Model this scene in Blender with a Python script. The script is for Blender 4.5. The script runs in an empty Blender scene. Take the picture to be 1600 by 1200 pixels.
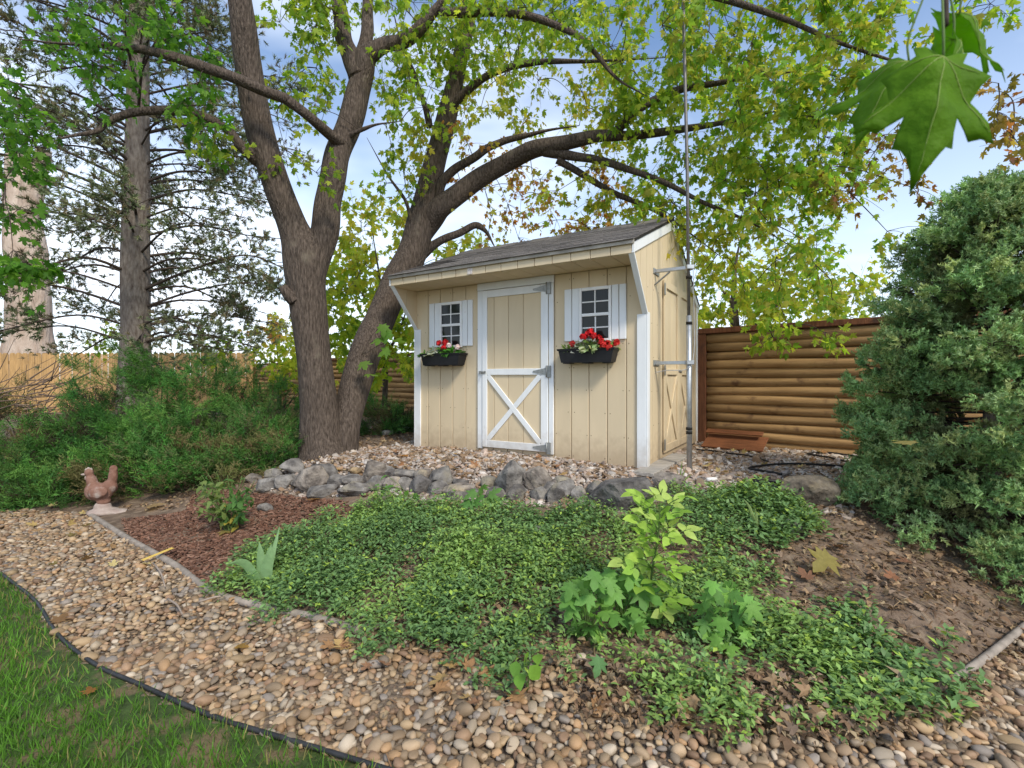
import bpy, bmesh, math, random
import numpy as np
from mathutils import Vector, Matrix

R = random.Random(11)
rng = np.random.default_rng(11)
C = bpy.context.scene.collection
SC = bpy.context.scene
# ------------------------------------------------------------------ camera
F, HZ, EYE = 765.0, 592.0, 1.4            # focal length in photo pixels, horizon row, eye height
cam = bpy.data.cameras.new('camera'); cam_o = bpy.data.objects.new('camera', cam); C.objects.link(cam_o)
cam.sensor_width = 36.0; cam.lens = 36.0 * F / 1600.0; cam.shift_y = -(600.0 - HZ) / 1600.0
cam.dof.use_dof = True; cam.dof.focus_distance = 5.0; cam.dof.aperture_fstop = 7.1; cam.clip_start = 0.05; cam.clip_end = 2000.0
cam_o.location = (0, 0, EYE); cam_o.rotation_euler = (math.pi / 2, 0, 0)
SC.camera = cam_o
# ------------------------------------------------------------------ sky, sun, exposure
SUN_EL, SUN_AZ = 44.0, 150.0              # azimuth clockwise from +Y: behind the camera, to the right
w = bpy.data.worlds.new('World'); SC.world = w; w.use_nodes = True
nt = w.node_tree; nt.nodes.clear()
N = nt.nodes.new; L = nt.links.new
out = N('ShaderNodeOutputWorld'); bg = N('ShaderNodeBackground'); sky = N('ShaderNodeTexSky')
sky.sky_type = 'NISHITA'; sky.sun_disc = False
sky.sun_elevation = math.radians(SUN_EL); sky.sun_rotation = math.radians(SUN_AZ)
sky.air_density = 1.0; sky.dust_density = 0.6; sky.ozone_density = 2.2
tc = N('ShaderNodeTexCoord'); mp = N('ShaderNodeMapping'); mp.inputs['Scale'].default_value = (1.0, 1.0, 2.6)
mp.inputs['Location'].default_value = (0.35, 0.2, 0.1)
cn = N('ShaderNodeTexNoise'); cn.inputs['Scale'].default_value = 1.7; cn.inputs['Detail'].default_value = 4; cn.inputs['Roughness'].default_value = .55
cr = N('ShaderNodeValToRGB'); cr.color_ramp.elements[0].position = .43; cr.color_ramp.elements[1].position = .74
sep = N('ShaderNodeSeparateXYZ')
hr = N('ShaderNodeMapRange'); hr.inputs[1].default_value = 0.0; hr.inputs[2].default_value = .55; hr.inputs[3].default_value = .62; hr.inputs[4].default_value = .0
mx0 = N('ShaderNodeMath'); mx0.operation = 'MAXIMUM'; 
add = N('ShaderNodeMath'); add.operation = 'ADD'; add.use_clamp = True
mul = N('ShaderNodeMath'); mul.operation = 'MULTIPLY'; mul.inputs[1].default_value = .75
mixc = N('ShaderNodeMix'); mixc.data_type = 'RGBA'; mixc.inputs[7].default_value = (6.2, 6.7, 7.4, 1)
L(tc.outputs['Generated'], mp.inputs['Vector']); L(mp.outputs[0], cn.inputs['Vector']); L(cn.outputs[0], cr.inputs[0])
L(tc.outputs['Generated'], sep.inputs[0]); L(sep.outputs[2], hr.inputs[0])
L(cr.outputs[0], mul.inputs[0]); L(mul.outputs[0], add.inputs[0]); L(hr.outputs[0], add.inputs[1])
L(add.outputs[0], mixc.inputs[0]); L(sky.outputs[0], mixc.inputs[6]); L(mixc.outputs[2], bg.inputs['Color'])
bg.inputs['Strength'].default_value = 0.10
L(bg.outputs[0], out.inputs[0])
sd = bpy.data.lights.new('sun', 'SUN'); sd.energy = 1.5; sd.angle = math.radians(12); sd.color = (1, .92, .78)
so = bpy.data.objects.new('sun', sd); C.objects.link(so)
so.rotation_euler = (math.radians(90 - SUN_EL), 0, math.radians(180 - SUN_AZ) + math.pi * 0)
_a = math.radians(SUN_AZ); _e = math.radians(SUN_EL)
sun_dir = Vector((math.sin(_a) * math.cos(_e), math.cos(_a) * math.cos(_e), math.sin(_e)))
so.rotation_euler = sun_dir.to_track_quat('Z', 'Y').to_euler()
so.location = sun_dir * 50
SC.view_settings.view_transform = 'Standard'; SC.view_settings.look = 'None'
SC.view_settings.gamma = 1.0; SC.view_settings.use_curve_mapping = False
SC.view_settings.exposure = 1.22
SC.render.engine = 'CYCLES'
SC.cycles.use_denoising = True
SC.cycles.max_bounces = 8; SC.cycles.diffuse_bounces = 4; SC.cycles.transmission_bounces = 6; SC.cycles.transparent_max_bounces = 8
SC.cycles.sample_clamp_indirect = 8.0

# ------------------------------------------------------------------ helpers
def P(px, py, d):                          # photo pixel + distance along the view -> world point
    return np.array(((px - 800.0) / F * d, d, EYE + (HZ - py) / F * d))
def G(px, py, z):                          # photo pixel on the ground of height z -> world x, y
    d = F * (EYE - z) / (py - HZ)
    return ((px - 800.0) / F * d, d)

def M(name, c, rough=.8, var=.25, sc=6.0, stretch=(1, 1, 1), bump=.2, bsc=30.0, c2=None, attr=False, objcol=False,
      transl=0.0, objvar=0.0, spec=.3, metal=0.0, detail=4, bstretch=None, dist=.02, stain=None, ramp=(.3, .7), dirt=None):
    m = bpy.data.materials.new(name); m.use_nodes = True
    t = m.node_tree; t.nodes.clear(); n = t.nodes.new; l = t.links.new
    o = n('ShaderNodeOutputMaterial'); b = n('ShaderNodeBsdfPrincipled')
    b.inputs['Roughness'].default_value = rough; b.inputs['Metallic'].default_value = metal
    b.inputs['Specular IOR Level'].default_value = spec
    tcx = n('ShaderNodeTexCoord'); oi = n('ShaderNodeObjectInfo')
    mm = n('ShaderNodeVectorMath'); mm.operation = 'MULTIPLY_ADD'
    cmb = n('ShaderNodeCombineXYZ')
    for k in range(3): l(oi.outputs['Random'], cmb.inputs[k])
    l(cmb.outputs[0], mm.inputs[0]); mm.inputs[1].default_value = (37, 53, 71); l(tcx.outputs['Object'], mm.inputs[2])
    mpx = n('ShaderNodeMapping'); mpx.inputs['Scale'].default_value = stretch; l(mm.outputs[0], mpx.inputs['Vector'])
    nz = n('ShaderNodeTexNoise'); nz.inputs['Scale'].default_value = sc; nz.inputs['Detail'].default_value = detail; nz.inputs['Roughness'].default_value = .6
    l(mpx.outputs[0], nz.inputs['Vector'])
    rp = n('ShaderNodeValToRGB'); rp.color_ramp.elements[0].position = ramp[0]; rp.color_ramp.elements[1].position = ramp[1]
    ca = c if c2 is not None else tuple(x * (1 - var) for x in c)
    cb = c2 if c2 is not None else tuple(min(1, x * (1 + var)) for x in c)
    rp.color_ramp.elements[0].color = (*ca, 1); rp.color_ramp.elements[1].color = (*cb, 1)
    l(nz.outputs[0], rp.inputs[0]); col = rp.outputs[0]
    def mulc(a, bsock):
        q = n('ShaderNodeMix'); q.data_type = 'RGBA'; q.blend_type = 'MULTIPLY'; q.inputs[0].default_value = 1
        l(a, q.inputs[6]); l(bsock, q.inputs[7]); return q.outputs[2]
    if stain:
        sn = n('ShaderNodeTexNoise'); sn.inputs['Scale'].default_value = stain[1]; sn.inputs['Detail'].default_value = 5
        l(mm.outputs[0], sn.inputs['Vector'])
        sr = n('ShaderNodeValToRGB'); sr.color_ramp.elements[0].position = stain[2]; sr.color_ramp.elements[1].position = stain[2] + .12
        l(sn.outputs[0], sr.inputs[0])
        q = n('ShaderNodeMix'); q.data_type = 'RGBA'; q.inputs[7].default_value = (*stain[0], 1)
        l(sr.outputs[0], q.inputs[0]); l(col, q.inputs[6]); col = q.outputs[2]
    if dirt:                                  # splashed soil: fades out with height above the object's foot
        sz = n('ShaderNodeSeparateXYZ'); l(tcx.outputs['Object'], sz.inputs[0])
        dn = n('ShaderNodeTexNoise'); dn.inputs['Scale'].default_value = 14; dn.inputs['Detail'].default_value = 6; l(mm.outputs[0], dn.inputs['Vector'])
        m1 = n('ShaderNodeMath'); m1.operation = 'MULTIPLY_ADD'; m1.inputs[1].default_value = -.42; l(dn.outputs[0], m1.inputs[0]); l(sz.outputs[2], m1.inputs[2])
        dr = n('ShaderNodeMapRange'); dr.inputs[1].default_value = -.20; dr.inputs[2].default_value = .10; dr.inputs[3].default_value = .5; dr.inputs[4].default_value = 0; l(m1.outputs[0], dr.inputs[0])
        q = n('ShaderNodeMix'); q.data_type = 'RGBA'; q.inputs[7].default_value = (*dirt, 1); l(dr.outputs[0], q.inputs[0]); l(col, q.inputs[6]); col = q.outputs[2]
    if attr:
        at = n('ShaderNodeAttribute'); at.attribute_name = 'col'; col = mulc(col, at.outputs['Color'])
    if objcol: col = mulc(col, oi.outputs['Color'])
    if objvar:
        mr = n('ShaderNodeMapRange'); mr.inputs[3].default_value = 1 - objvar; mr.inputs[4].default_value = 1 + objvar
        l(oi.outputs['Random'], mr.inputs[0])
        cb2 = n('ShaderNodeCombineColor')
        for k in range(3): l(mr.outputs[0], cb2.inputs[k])
        col = mulc(col, cb2.outputs[0])
    l(col, b.inputs['Base Color'])
    if bump:
        mp2 = n('ShaderNodeMapping'); mp2.inputs['Scale'].default_value = bstretch or stretch; l(mm.outputs[0], mp2.inputs['Vector'])
        n2 = n('ShaderNodeTexNoise'); n2.inputs['Scale'].default_value = bsc; n2.inputs['Detail'].default_value = 5; l(mp2.outputs[0], n2.inputs['Vector'])
        bp = n('ShaderNodeBump'); bp.inputs['Strength'].default_value = bump; bp.inputs['Distance'].default_value = dist
        l(n2.outputs[0], bp.inputs['Height']); l(bp.outputs[0], b.inputs['Normal'])
    if transl:
        tr = n('ShaderNodeBsdfTranslucent'); ms = n('ShaderNodeMixShader'); ms.inputs[0].default_value = transl
        q = n('ShaderNodeMix'); q.data_type = 'RGBA'; q.blend_type = 'MULTIPLY'; q.inputs[0].default_value = 1; q.inputs[7].default_value = (1.5, 1.45, .8, 1)
        l(col, q.inputs[6]); l(q.outputs[2], tr.inputs['Color'])
        l(b.outputs[0], ms.inputs[1]); l(tr.outputs[0], ms.inputs[2]); l(ms.outputs[0], o.inputs[0])
    else: l(b.outputs[0], o.inputs[0])
    return m

class MB:
    """collects vertices, faces and colours; build() links them as one mesh object"""
    def __init__(s): s.v = []; s.f = []; s.c = []; s.m = []; s.sm = []; s.n = 0
    def add(s, V, Fs, col=(1, 1, 1), mat=0, smooth=False):
        V = np.asarray(V, dtype=np.float64).reshape(-1, 3); k = len(V)
        c = np.asarray(col, dtype=np.float64)
        if c.ndim == 1: c = np.broadcast_to(c, (k, 3))
        s.v.append(V); s.c.append(c)
        groups = {}
        for fa in (Fs if isinstance(Fs, list) else [Fs]):
            fa = np.asarray(fa)
            if fa.ndim == 1: groups.setdefault(len(fa), []).append(fa)
            else: groups.setdefault(fa.shape[1], []).extend([fa] if False else list(fa) if len(fa) < 200 else [fa])
        for kk, lst in groups.items():
            arr = np.concatenate([np.atleast_2d(x) for x in lst]) + s.n
            s.f.append(arr); s.m.append(np.full(len(arr), mat)); s.sm.append(np.full(len(arr), smooth))
        s.n += k
    def mesh(s, name, mats, origin=None):
        me = bpy.data.meshes.new(name)
        V = np.concatenate(s.v); 
        if origin is not None: V = V - np.asarray(origin)
        col = np.concatenate(s.c)
        loops = np.concatenate([f.ravel() for f in s.f]).astype(np.int32)
        tot = np.concatenate([np.full(len(f), f.shape[1]) for f in s.f])
        st = np.concatenate([[0], np.cumsum(tot)[:-1]]).astype(np.int32)
        me.vertices.add(len(V)); me.vertices.foreach_set('co', V.astype(np.float32).ravel())
        me.loops.add(len(loops)); me.loops.foreach_set('vertex_index', loops)
        me.polygons.add(len(tot)); me.polygons.foreach_set('loop_start', st)
        me.polygons.foreach_set('material_index', np.concatenate(s.m).astype(np.int32))
        me.polygons.foreach_set('use_smooth', np.concatenate(s.sm).astype(bool))
        a = me.attributes.new('col', 'FLOAT_COLOR', 'POINT')
        a.data.foreach_set('color', np.concatenate([col, np.ones((len(col), 1))], 1).astype(np.float32).ravel())
        for x in (mats if isinstance(mats, (list, tuple)) else [mats]): me.materials.append(x)
        me.update(calc_edges=True)
        return me
    def build(s, name, mats, parent=None, origin=None, loc=None):
        if origin is None and loc is not None: origin = loc
        o = bpy.data.objects.new(name, s.mesh(name, mats, origin)); C.objects.link(o)
        if parent is not None: o.parent = parent
        if loc is not None: o.location = loc
        return o

def link(name, me, parent=None, loc=None, rot=None, scale=None, color=None):
    o = bpy.data.objects.new(name, me); C.objects.link(o)
    if parent is not None: o.parent = parent
    if loc is not None: o.location = loc
    if rot is not None: o.rotation_euler = rot
    if scale is not None: o.scale = scale
    if color is not None: o.color = (*color, 1)
    return o
def tag(o, label=None, cat=None, group=None, kind=None):
    if label: o['label'] = label
    if cat: o['category'] = cat
    if group: o['group'] = group
    if kind: o['kind'] = kind
    return o
def empty(name, loc=(0, 0, 0), rz=0.0, **k):
    o = bpy.data.objects.new(name, None); C.objects.link(o); o.location = loc; o.rotation_euler = (0, 0, rz)
    o.empty_display_size = .1
    return tag(o, **k)

def unit(a):
    a = np.asarray(a, float); return a / (np.linalg.norm(a, axis=-1, keepdims=True) + 1e-12)

def boxg(x0, x1, y0, y1, z0, z1, b=.004):
    """box with chamfered edges: vertices and faces"""
    lo = np.array((x0, y0, z0)); hi = np.array((x1, y1, z1)); b = min(b, .3 * float((hi - lo).min()))
    V = []; idx = {}
    for sx in (0, 1):
        for sy in (0, 1):
            for sz in (0, 1):
                s = (sx, sy, sz)
                for ax in range(3):
                    p = [0, 0, 0]
                    for k in range(3):
                        e = (hi if s[k] else lo)[k]
                        p[k] = e if k == ax else e + (-b if s[k] else b)
                    idx[(s, ax)] = len(V); V.append(p)
    Fq = []
    for ax in range(3):
        u, v = (ax + 1) % 3, (ax + 2) % 3
        for sd_ in (0, 1):
            ring = []
            for (a, c) in ((0, 0), (1, 0), (1, 1), (0, 1)):
                s = [0, 0, 0]; s[ax] = sd_; s[u] = a; s[v] = c; ring.append(idx[(tuple(s), ax)])
            Fq.append(ring if sd_ else ring[::-1])
    for ax in range(3):
        u, v = (ax + 1) % 3, (ax + 2) % 3
        for a in (0, 1):
            for c in (0, 1):
                s0 = [0, 0, 0]; s0[u] = a; s0[v] = c; s1 = list(s0); s1[ax] = 1
                s0, s1 = tuple(s0), tuple(s1)
                q = [idx[(s0, u)], idx[(s1, u)], idx[(s1, v)], idx[(s0, v)]]
                Fq.append(q if (a == c) else q[::-1])
    Ft = []
    for sx in (0, 1):
        for sy in (0, 1):
            for sz in (0, 1):
                s = (sx, sy, sz); q = [idx[(s, k)] for k in range(3)]
                Ft.append(q if (sx + sy + sz) % 2 == 1 else q[::-1])
    return np.array(V), [np.array(Fq), np.array(Ft)]
def box(mb, x0, x1, y0, y1, z0, z1, b=.004, mat=0, col=(1, 1, 1)):
    V, Fs = boxg(x0, x1, y0, y1, z0, z1, b); mb.add(V, Fs, col, mat)
def bar(mb, p, q, wdt, thk, up=(0, 0, 1), b=.003, mat=0, col=(1, 1, 1)):
    """board from p to q: wdt across (perpendicular to up), thk along up"""
    p = np.asarray(p, float); q = np.asarray(q, float); d = q - p; Ln = np.linalg.norm(d); x = d / Ln
    z = np.asarray(up, float); z = unit(z - x * np.dot(z, x)); y = np.cross(z, x)
    V, Fs = boxg(0, Ln, -wdt / 2, wdt / 2, -thk / 2, thk / 2, b)
    mb.add(V[:, :1] * x + V[:, 1:2] * y + V[:, 2:] * z + p, Fs, col, mat)
def prism(mb, poly, axis_fn, t0, t1, mat=0, col=(1, 1, 1)):
    """extrude polygon [(a,b)...] between t0 and t1; axis_fn(a,b,t)->xyz"""
    n = len(poly)
    V = [axis_fn(a, b, t0) for a, b in poly] + [axis_fn(a, b, t1) for a, b in poly]
    Fs = [np.array(list(range(n))[::-1]), np.array(list(range(n, 2 * n)))] + [np.array([i, (i + 1) % n, n + (i + 1) % n, n + i]) for i in range(n)]
    mb.add(V, Fs, col, mat)

def spline(pts, n=8):
    pts = np.asarray(pts, float)
    if len(pts) < 3:
        t = np.linspace(0, 1, n + 1)[:, None]; return pts[0] * (1 - t) + pts[-1] * t
    ext = np.vstack([2 * pts[0] - pts[1], pts, 2 * pts[-1] - pts[-2]]); outp = []
    for i in range(1, len(ext) - 2):
        p0, p1, p2, p3 = ext[i - 1:i + 3]
        for t in np.linspace(0, 1, n, endpoint=False):
            outp.append(.5 * ((2 * p1) + (-p0 + p2) * t + (2 * p0 - 5 * p1 + 4 * p2 - p3) * t * t + (-p0 + 3 * p1 - 3 * p2 + p3) * t ** 3))
    outp.append(pts[-1]); return np.array(outp)
def tube(mb, pts, rad, sides=8, mat=0, col=(1, 1, 1), rough=0.0, cap=True, seed=0, flare=None):
    pts = np.asarray(pts, float); n = len(pts)
    rad = np.broadcast_to(np.asarray(rad, float), (n,)) if np.ndim(rad) == 0 else np.asarray(rad, float)
    T = unit(np.gradient(pts, axis=0)); u = np.cross(T[0], (0, 0, 1.0))
    if np.linalg.norm(u) < .1: u = np.array((1.0, 0, 0)) - T[0] * T[0][0]
    u = unit(u); V = np.zeros((n, sides, 3)); ang = np.arange(sides) * 2 * np.pi / sides
    rr = np.random.default_rng(seed); ph = rr.uniform(0, 6.28, 6)
    for i in range(n):
        u = unit(u - T[i] * np.dot(u, T[i])); v = np.cross(T[i], u)
        r = np.full(sides, rad[i])
        if rough:
            s = i * .55
            r = r * (1 + rough * (np.sin(2 * ang + ph[0] + s * .35) * .5 + np.sin(3 * ang + ph[1] - s * .3) * .4 + np.sin(5 * ang + ph[2] + s * .22) * .3 + np.sin(7 * ang + ph[4]) * .2 + .3 * np.sin(s * .9 + ph[3])))
        V[i] = pts[i] + (np.cos(ang)[:, None] * u + np.sin(ang)[:, None] * v) * r[:, None]
    a = np.arange(n - 1)[:, None] * sides; j = np.arange(sides); jn = (j + 1) % sides
    q = np.stack([a + j, a + jn, a + sides + jn, a + sides + j], -1).reshape(-1, 4)
    Fs = [q]
    if cap and sides > 2: Fs += [np.arange(sides)[::-1], np.arange(sides) + (n - 1) * sides]
    mb.add(V.reshape(-1, 3), Fs, col, mat, smooth=True)

def frames(fwd, nrm):
    """rotation matrices (n,3,3): template x,y,z -> side, fwd, nrm"""
    f = unit(fwd); s = unit(np.cross(f, nrm)); z = np.cross(s, f)
    return np.stack([s, f, z], -1)
def scatter(mb, TV, TF, pos, rot, scale, col, mat=0, smooth=False, tcol=None):
    """copies of a template, joined; TF one array (m,k)"""
    n = len(pos)
    if n == 0: return
    TV = np.asarray(TV, float); TF = np.asarray(TF); k = len(TV)
    sc = np.asarray(scale, float); sc = sc.reshape(n, 1, -1) if sc.ndim else np.full((n, 1, 1), sc)
    V = np.einsum('nij,nkj->nki', rot, TV[None] * sc) + np.asarray(pos)[:, None, :]
    c = np.repeat(np.asarray(col, float)[:, None, :], k, 1)
    if tcol is not None: c = c * tcol[None]
    Fa = (TF[None] + (np.arange(n) * k)[:, None, None]).reshape(-1, TF.shape[1])
    mb.v.append(V.reshape(-1, 3)); mb.c.append(c.reshape(-1, 3)); mb.f.append(Fa + mb.n)
    mb.m.append(np.full(len(Fa), mat)); mb.sm.append(np.full(len(Fa), smooth)); mb.n += n * k
def rdir(n):
    return unit(rng.normal(size=(n, 3)))
def pip(x, y, poly):
    x = np.asarray(x, float); y = np.asarray(y, float); ins = np.zeros(x.shape, bool); p = np.asarray(poly, float)
    for i in range(len(p)):
        x1, y1 = p[i]; x2, y2 = p[(i + 1) % len(p)]
        if y1 == y2: continue
        cnd = ((y1 > y) != (y2 > y)) & (x < (x2 - x1) * (y - y1) / (y2 - y1) + x1); ins ^= cnd
    return ins
def vnoise(x, y, s, seed=0):
    """cheap smooth value noise in 0..1"""
    x = np.asarray(x, float) * s + seed * 17.3; y = np.asarray(y, float) * s + seed * 9.1
    xi = np.floor(x); yi = np.floor(y); fx = x - xi; fy = y - yi; fx = fx * fx * (3 - 2 * fx); fy = fy * fy * (3 - 2 * fy)
    def h(a, b): v = np.sin(a * 127.1 + b * 311.7) * 43758.5453; return v - np.floor(v)
    return (h(xi, yi) * (1 - fx) + h(xi + 1, yi) * fx) * (1 - fy) + (h(xi, yi + 1) * (1 - fx) + h(xi + 1, yi + 1) * fx) * fy

# ------------------------------------------------------------------ ground heights
GP = []
def gp(px, py, z): x, y = G(px, py, z); GP.append((x, y, z))
LAWN_E = [(-420, 822), (-200, 850), (0, 898), (55, 942), (90, 995), (150, 1043), (220, 1075), (290, 1107), (360, 1134), (470, 1167), (650, 1222)]
BED_E = [(135, 803), (200, 845), (270, 885), (330, 928), (400, 950), (500, 972), (620, 1003), (760, 1040), (900, 1075), (1060, 1102), (1200, 1118), (1330, 1120), (1430, 1100), (1510, 1055), (1560, 1018), (1650, 940)]
for p_ in LAWN_E: gp(*p_, 0.0)
for p_ in BED_E: gp(*p_, 0.02)
for p_ in [(0, 790), (-200, 772), (300, 990), (500, 1060)]: gp(*p_, 0.0)
for p_ in [(420, 768, .25), (480, 774, .27), (560, 778, .30), (700, 782, .33), (800, 788, .35), (900, 794, .37), (970, 800, .37), (1045, 786, .40), (1150, 795, .38), (1280, 800, .38)]: gp(*p_)
for p_ in [(500, 725, .46), (640, 728, .47), (760, 735, .48), (880, 745, .48), (1000, 748, .47), (1100, 750, .46), (1200, 745, .47), (1340, 728, .48), (500, 706, .5), (640, 700, .5), (1200, 715, .48), (1090, 700, .48)]: gp(*p_)
for p_ in [(300, 800, .10), (400, 820, .13), (250, 800, .06), (380, 880, .08), (700, 900, .16), (900, 920, .14), (1100, 930, .15), (1300, 900, .22), (1450, 960, .15), (1200, 980, .1), (1250, 840, .3), (1350, 820, .34)]: gp(*p_)
GP += [(-6, 6, .1), (-4, 6.5, .25), (-3, 7.5, .42), (-5, 8, .35), (-8, 8, .25), (-8, 12, .3), (-14, 12, .3), (-9, 16, .42), (-4, 12, .42), (0, 12, .46), (0, 8, .5), (3, 7, .48), (4, 6.2, .48), (5, 5.5, .46), (4, 4.6, .4), (5.5, 4, .3), (6, 3, .1),
       (0, 0, 0), (-3, 0, 0), (3, 0, 0), (-8, 0, 0), (8, 0, 0), (-10, 4, 0), (0, -4, 0), (9, 5, .35), (8, 9, .45), (0, 20, .45), (-20, 20, .4), (15, 15, .4), (20, 0, .1), (-20, 3, .1)]
GPA = np.array(GP); _n = len(GPA)
_A = np.zeros((_n + 1, _n + 1)); _A[:_n, :_n] = -np.linalg.norm(GPA[:, None, :2] - GPA[None, :, :2], axis=-1)
_A[:_n, :_n] += np.eye(_n) * -.08; _A[:_n, _n] = 1; _A[_n, :_n] = 1
_W = np.linalg.solve(_A, np.concatenate([GPA[:, 2], [0]]))
def gz(x, y):
    x = np.asarray(x, float); y = np.asarray(y, float); sh = x.shape; x = x.ravel(); y = y.ravel(); o = np.zeros(len(x))
    xc = np.clip(x, -20, 20); yc = np.clip(y, -4, 20)
    for i in range(0, len(x), 20000):
        d = np.hypot(xc[i:i + 20000, None] - GPA[None, :, 0], yc[i:i + 20000, None] - GPA[None, :, 1]); o[i:i + 20000] = -d @ _W[:_n] + _W[_n]
    return o.reshape(sh)
def onG(px, py):                           # pixel -> point on the real ground
    z = .2
    for _ in range(25):
        x, y = G(px, py, z); z = .5 * z + .5 * float(gz(x, y))
    return np.array((x, y, z))
lawn_line = [G(*p_, 0.0) for p_ in LAWN_E]; bed_line = [G(*p_, 0.02) for p_ in BED_E]
LAWN = lawn_line + [(2, -6), (-30, -6), (-30, 4.5)]
left_bed = [G(60, 797, .03), G(-60, 783, .03), G(-260, 770, .03), (-30, 6.8)]
BED = left_bed[::-1] + bed_line + [(5.2, 4.0), (9, 4.8), (40, 6), (40, 40), (-30, 40)]
wall_line = [G(395, 760, .27), G(470, 770, .3), G(560, 770, .34), G(700, 776, .38), G(800, 780, .4), G(900, 786, .42), G(970, 790, .42), G(1045, 775, .44), G(1120, 772, .45), G(1230, 782, .44), G(1330, 800, .42)]
PAD = wall_line + [(3.2, 4.6), (4.6, 5.3), (5.5, 5.0), (2.7, 7.0), (1.5, 8.0), (-1.2, 9.0), (-1.5, 6.6), (-2.0, 6.1), (-2.6, 5.6)]
# ------------------------------------------------------------------ ground sheets
def axis(lo, hi, step, far0, far1):
    a = list(np.arange(lo, hi, step)); s = step; v = lo; pre = []
    while v > far0: s = min(s * 1.35, 60); v -= s; pre.append(v)
    s = step; v = a[-1]; post = []
    while v < far1: s = min(s * 1.35, 60); v += s; post.append(v)
    return np.array(pre[::-1] + a + post)
gx = axis(-6.5, 5.5, .06, -400, 400); gy = axis(1.2, 7.5, .06, -300, 700)
X, Y = np.meshgrid(gx, gy, indexing='ij'); Z = gz(X, Y) + (vnoise(X, Y, 3.1, 1) - .5) * .02 + (vnoise(X, Y, 9, 2) - .5) * .012
nx, ny = X.shape; gid = np.arange(nx * ny).reshape(nx, ny)
quads = np.stack([gid[:-1, :-1], gid[1:, :-1], gid[1:, 1:], gid[:-1, 1:]], -1).reshape(-1, 4)
cx = (.25 * (X[:-1, :-1] + X[1:, :-1] + X[1:, 1:] + X[:-1, 1:])).ravel(); cy = (.25 * (Y[:-1, :-1] + Y[1:, :-1] + Y[1:, 1:] + Y[:-1, 1:])).ravel()
zl = pip(cx, cy, LAWN); zb = pip(cx, cy, BED); zp = pip(cx, cy, PAD)
zone = np.where(zl, 0, np.where(zp, 3, np.where(zb, 2, 1)))
zone[(zone == 1) & ((cy > 8) | (np.abs(cx) > 10) | (cy < -6))] = 2
VV = np.stack([X.ravel(), Y.ravel(), Z.ravel()], -1)
M_soil = M('soil', (.155, .11, .076), rough=.95, sc=7, var=.5, bump=.7, bsc=45, detail=6, stain=((.22, .165, .115), 11, .52))
M_lawnbase = M('lawn_base', (.045, .075, .018), rough=.95, sc=30, var=.4, bump=.5, bsc=80, stain=((.15, .11, .06), 6, .50))
M_grit = M('grit', (.17, .125, .085), rough=.95, sc=45, var=.5, bump=.8, bsc=60, detail=5)
M_padgrit = M('pad_grit', (.20, .155, .12), rough=.95, sc=60, var=.5, bump=.8, bsc=70, detail=5)
GROUND = {}
for zi, (nm, m_) in enumerate([('lawn', M_lawnbase), ('gravel_path', M_grit), ('garden_bed', M_soil), ('gravel_pad', M_padgrit)]):
    q = quads[zone == zi]; used, inv = np.unique(q, return_inverse=True)
    mb = MB(); mb.add(VV[used], [inv.reshape(-1, 4)], smooth=True); GROUND[nm] = tag(mb.build(nm, m_), kind='structure')
GROUND['lawn']['label'] = 'green mown lawn in the near corner'
GROUND['gravel_path']['label'] = 'curving path of tan river rock between lawn and bed'
GROUND['garden_bed']['label'] = 'sloping planted garden bed in front of the shed'
GROUND['gravel_pad']['label'] = 'raised gravel pad around the shed'

# ------------------------------------------------------------------ shed
M_cream = M('cream_paint', (.64, .525, .35), rough=.65, sc=5, var=.05, stretch=(1, 1, .25), bump=.13, bsc=90, bstretch=(1, 1, .12), objvar=.04, dist=.004, detail=6, dirt=(.30, .21, .13), stain=(((.52, .40, .25)), 2.6, .68))
M_creamside = M_cream
M_white = M('white_paint', (.76, .78, .78), rough=.55, sc=9, var=.05, stretch=(1, 1, .3), bump=.1, bsc=80, bstretch=(1, 1, .1), objvar=.02, dist=.003, stain=((.55, .52, .46), 9, .70), dirt=(.36, .29, .21))
M_shingle = M('shingle', (.135, .122, .112), rough=.95, sc=160, var=.55, bump=.5, bsc=220, objvar=.28, dist=.004, detail=3)
M_dark = M('dark_gap', (.02, .018, .015), rough=.9, bump=0)
M_galv = M('galvanised_steel', (.42, .44, .45), rough=.42, sc=25, var=.15, metal=.8, bump=.05, bsc=60)
M_hinge = M('hinge_steel', (.30, .31, .30), rough=.5, sc=25, var=.2, metal=.6, bump=.05)
M_glass = M('window_glass', (.012, .013, .012), rough=.07, bump=0, spec=.32, var=.3, sc=3)
M_vinyl = M('white_vinyl', (.8, .8, .78), rough=.4, var=.03, bump=0)
M_wood_old = M('weathered_board', (.36, .33, .29), rough=.85, sc=4, var=.35, stretch=(1, 12, 12), bump=.4, bsc=20, bstretch=(1, 14, 14))

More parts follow.
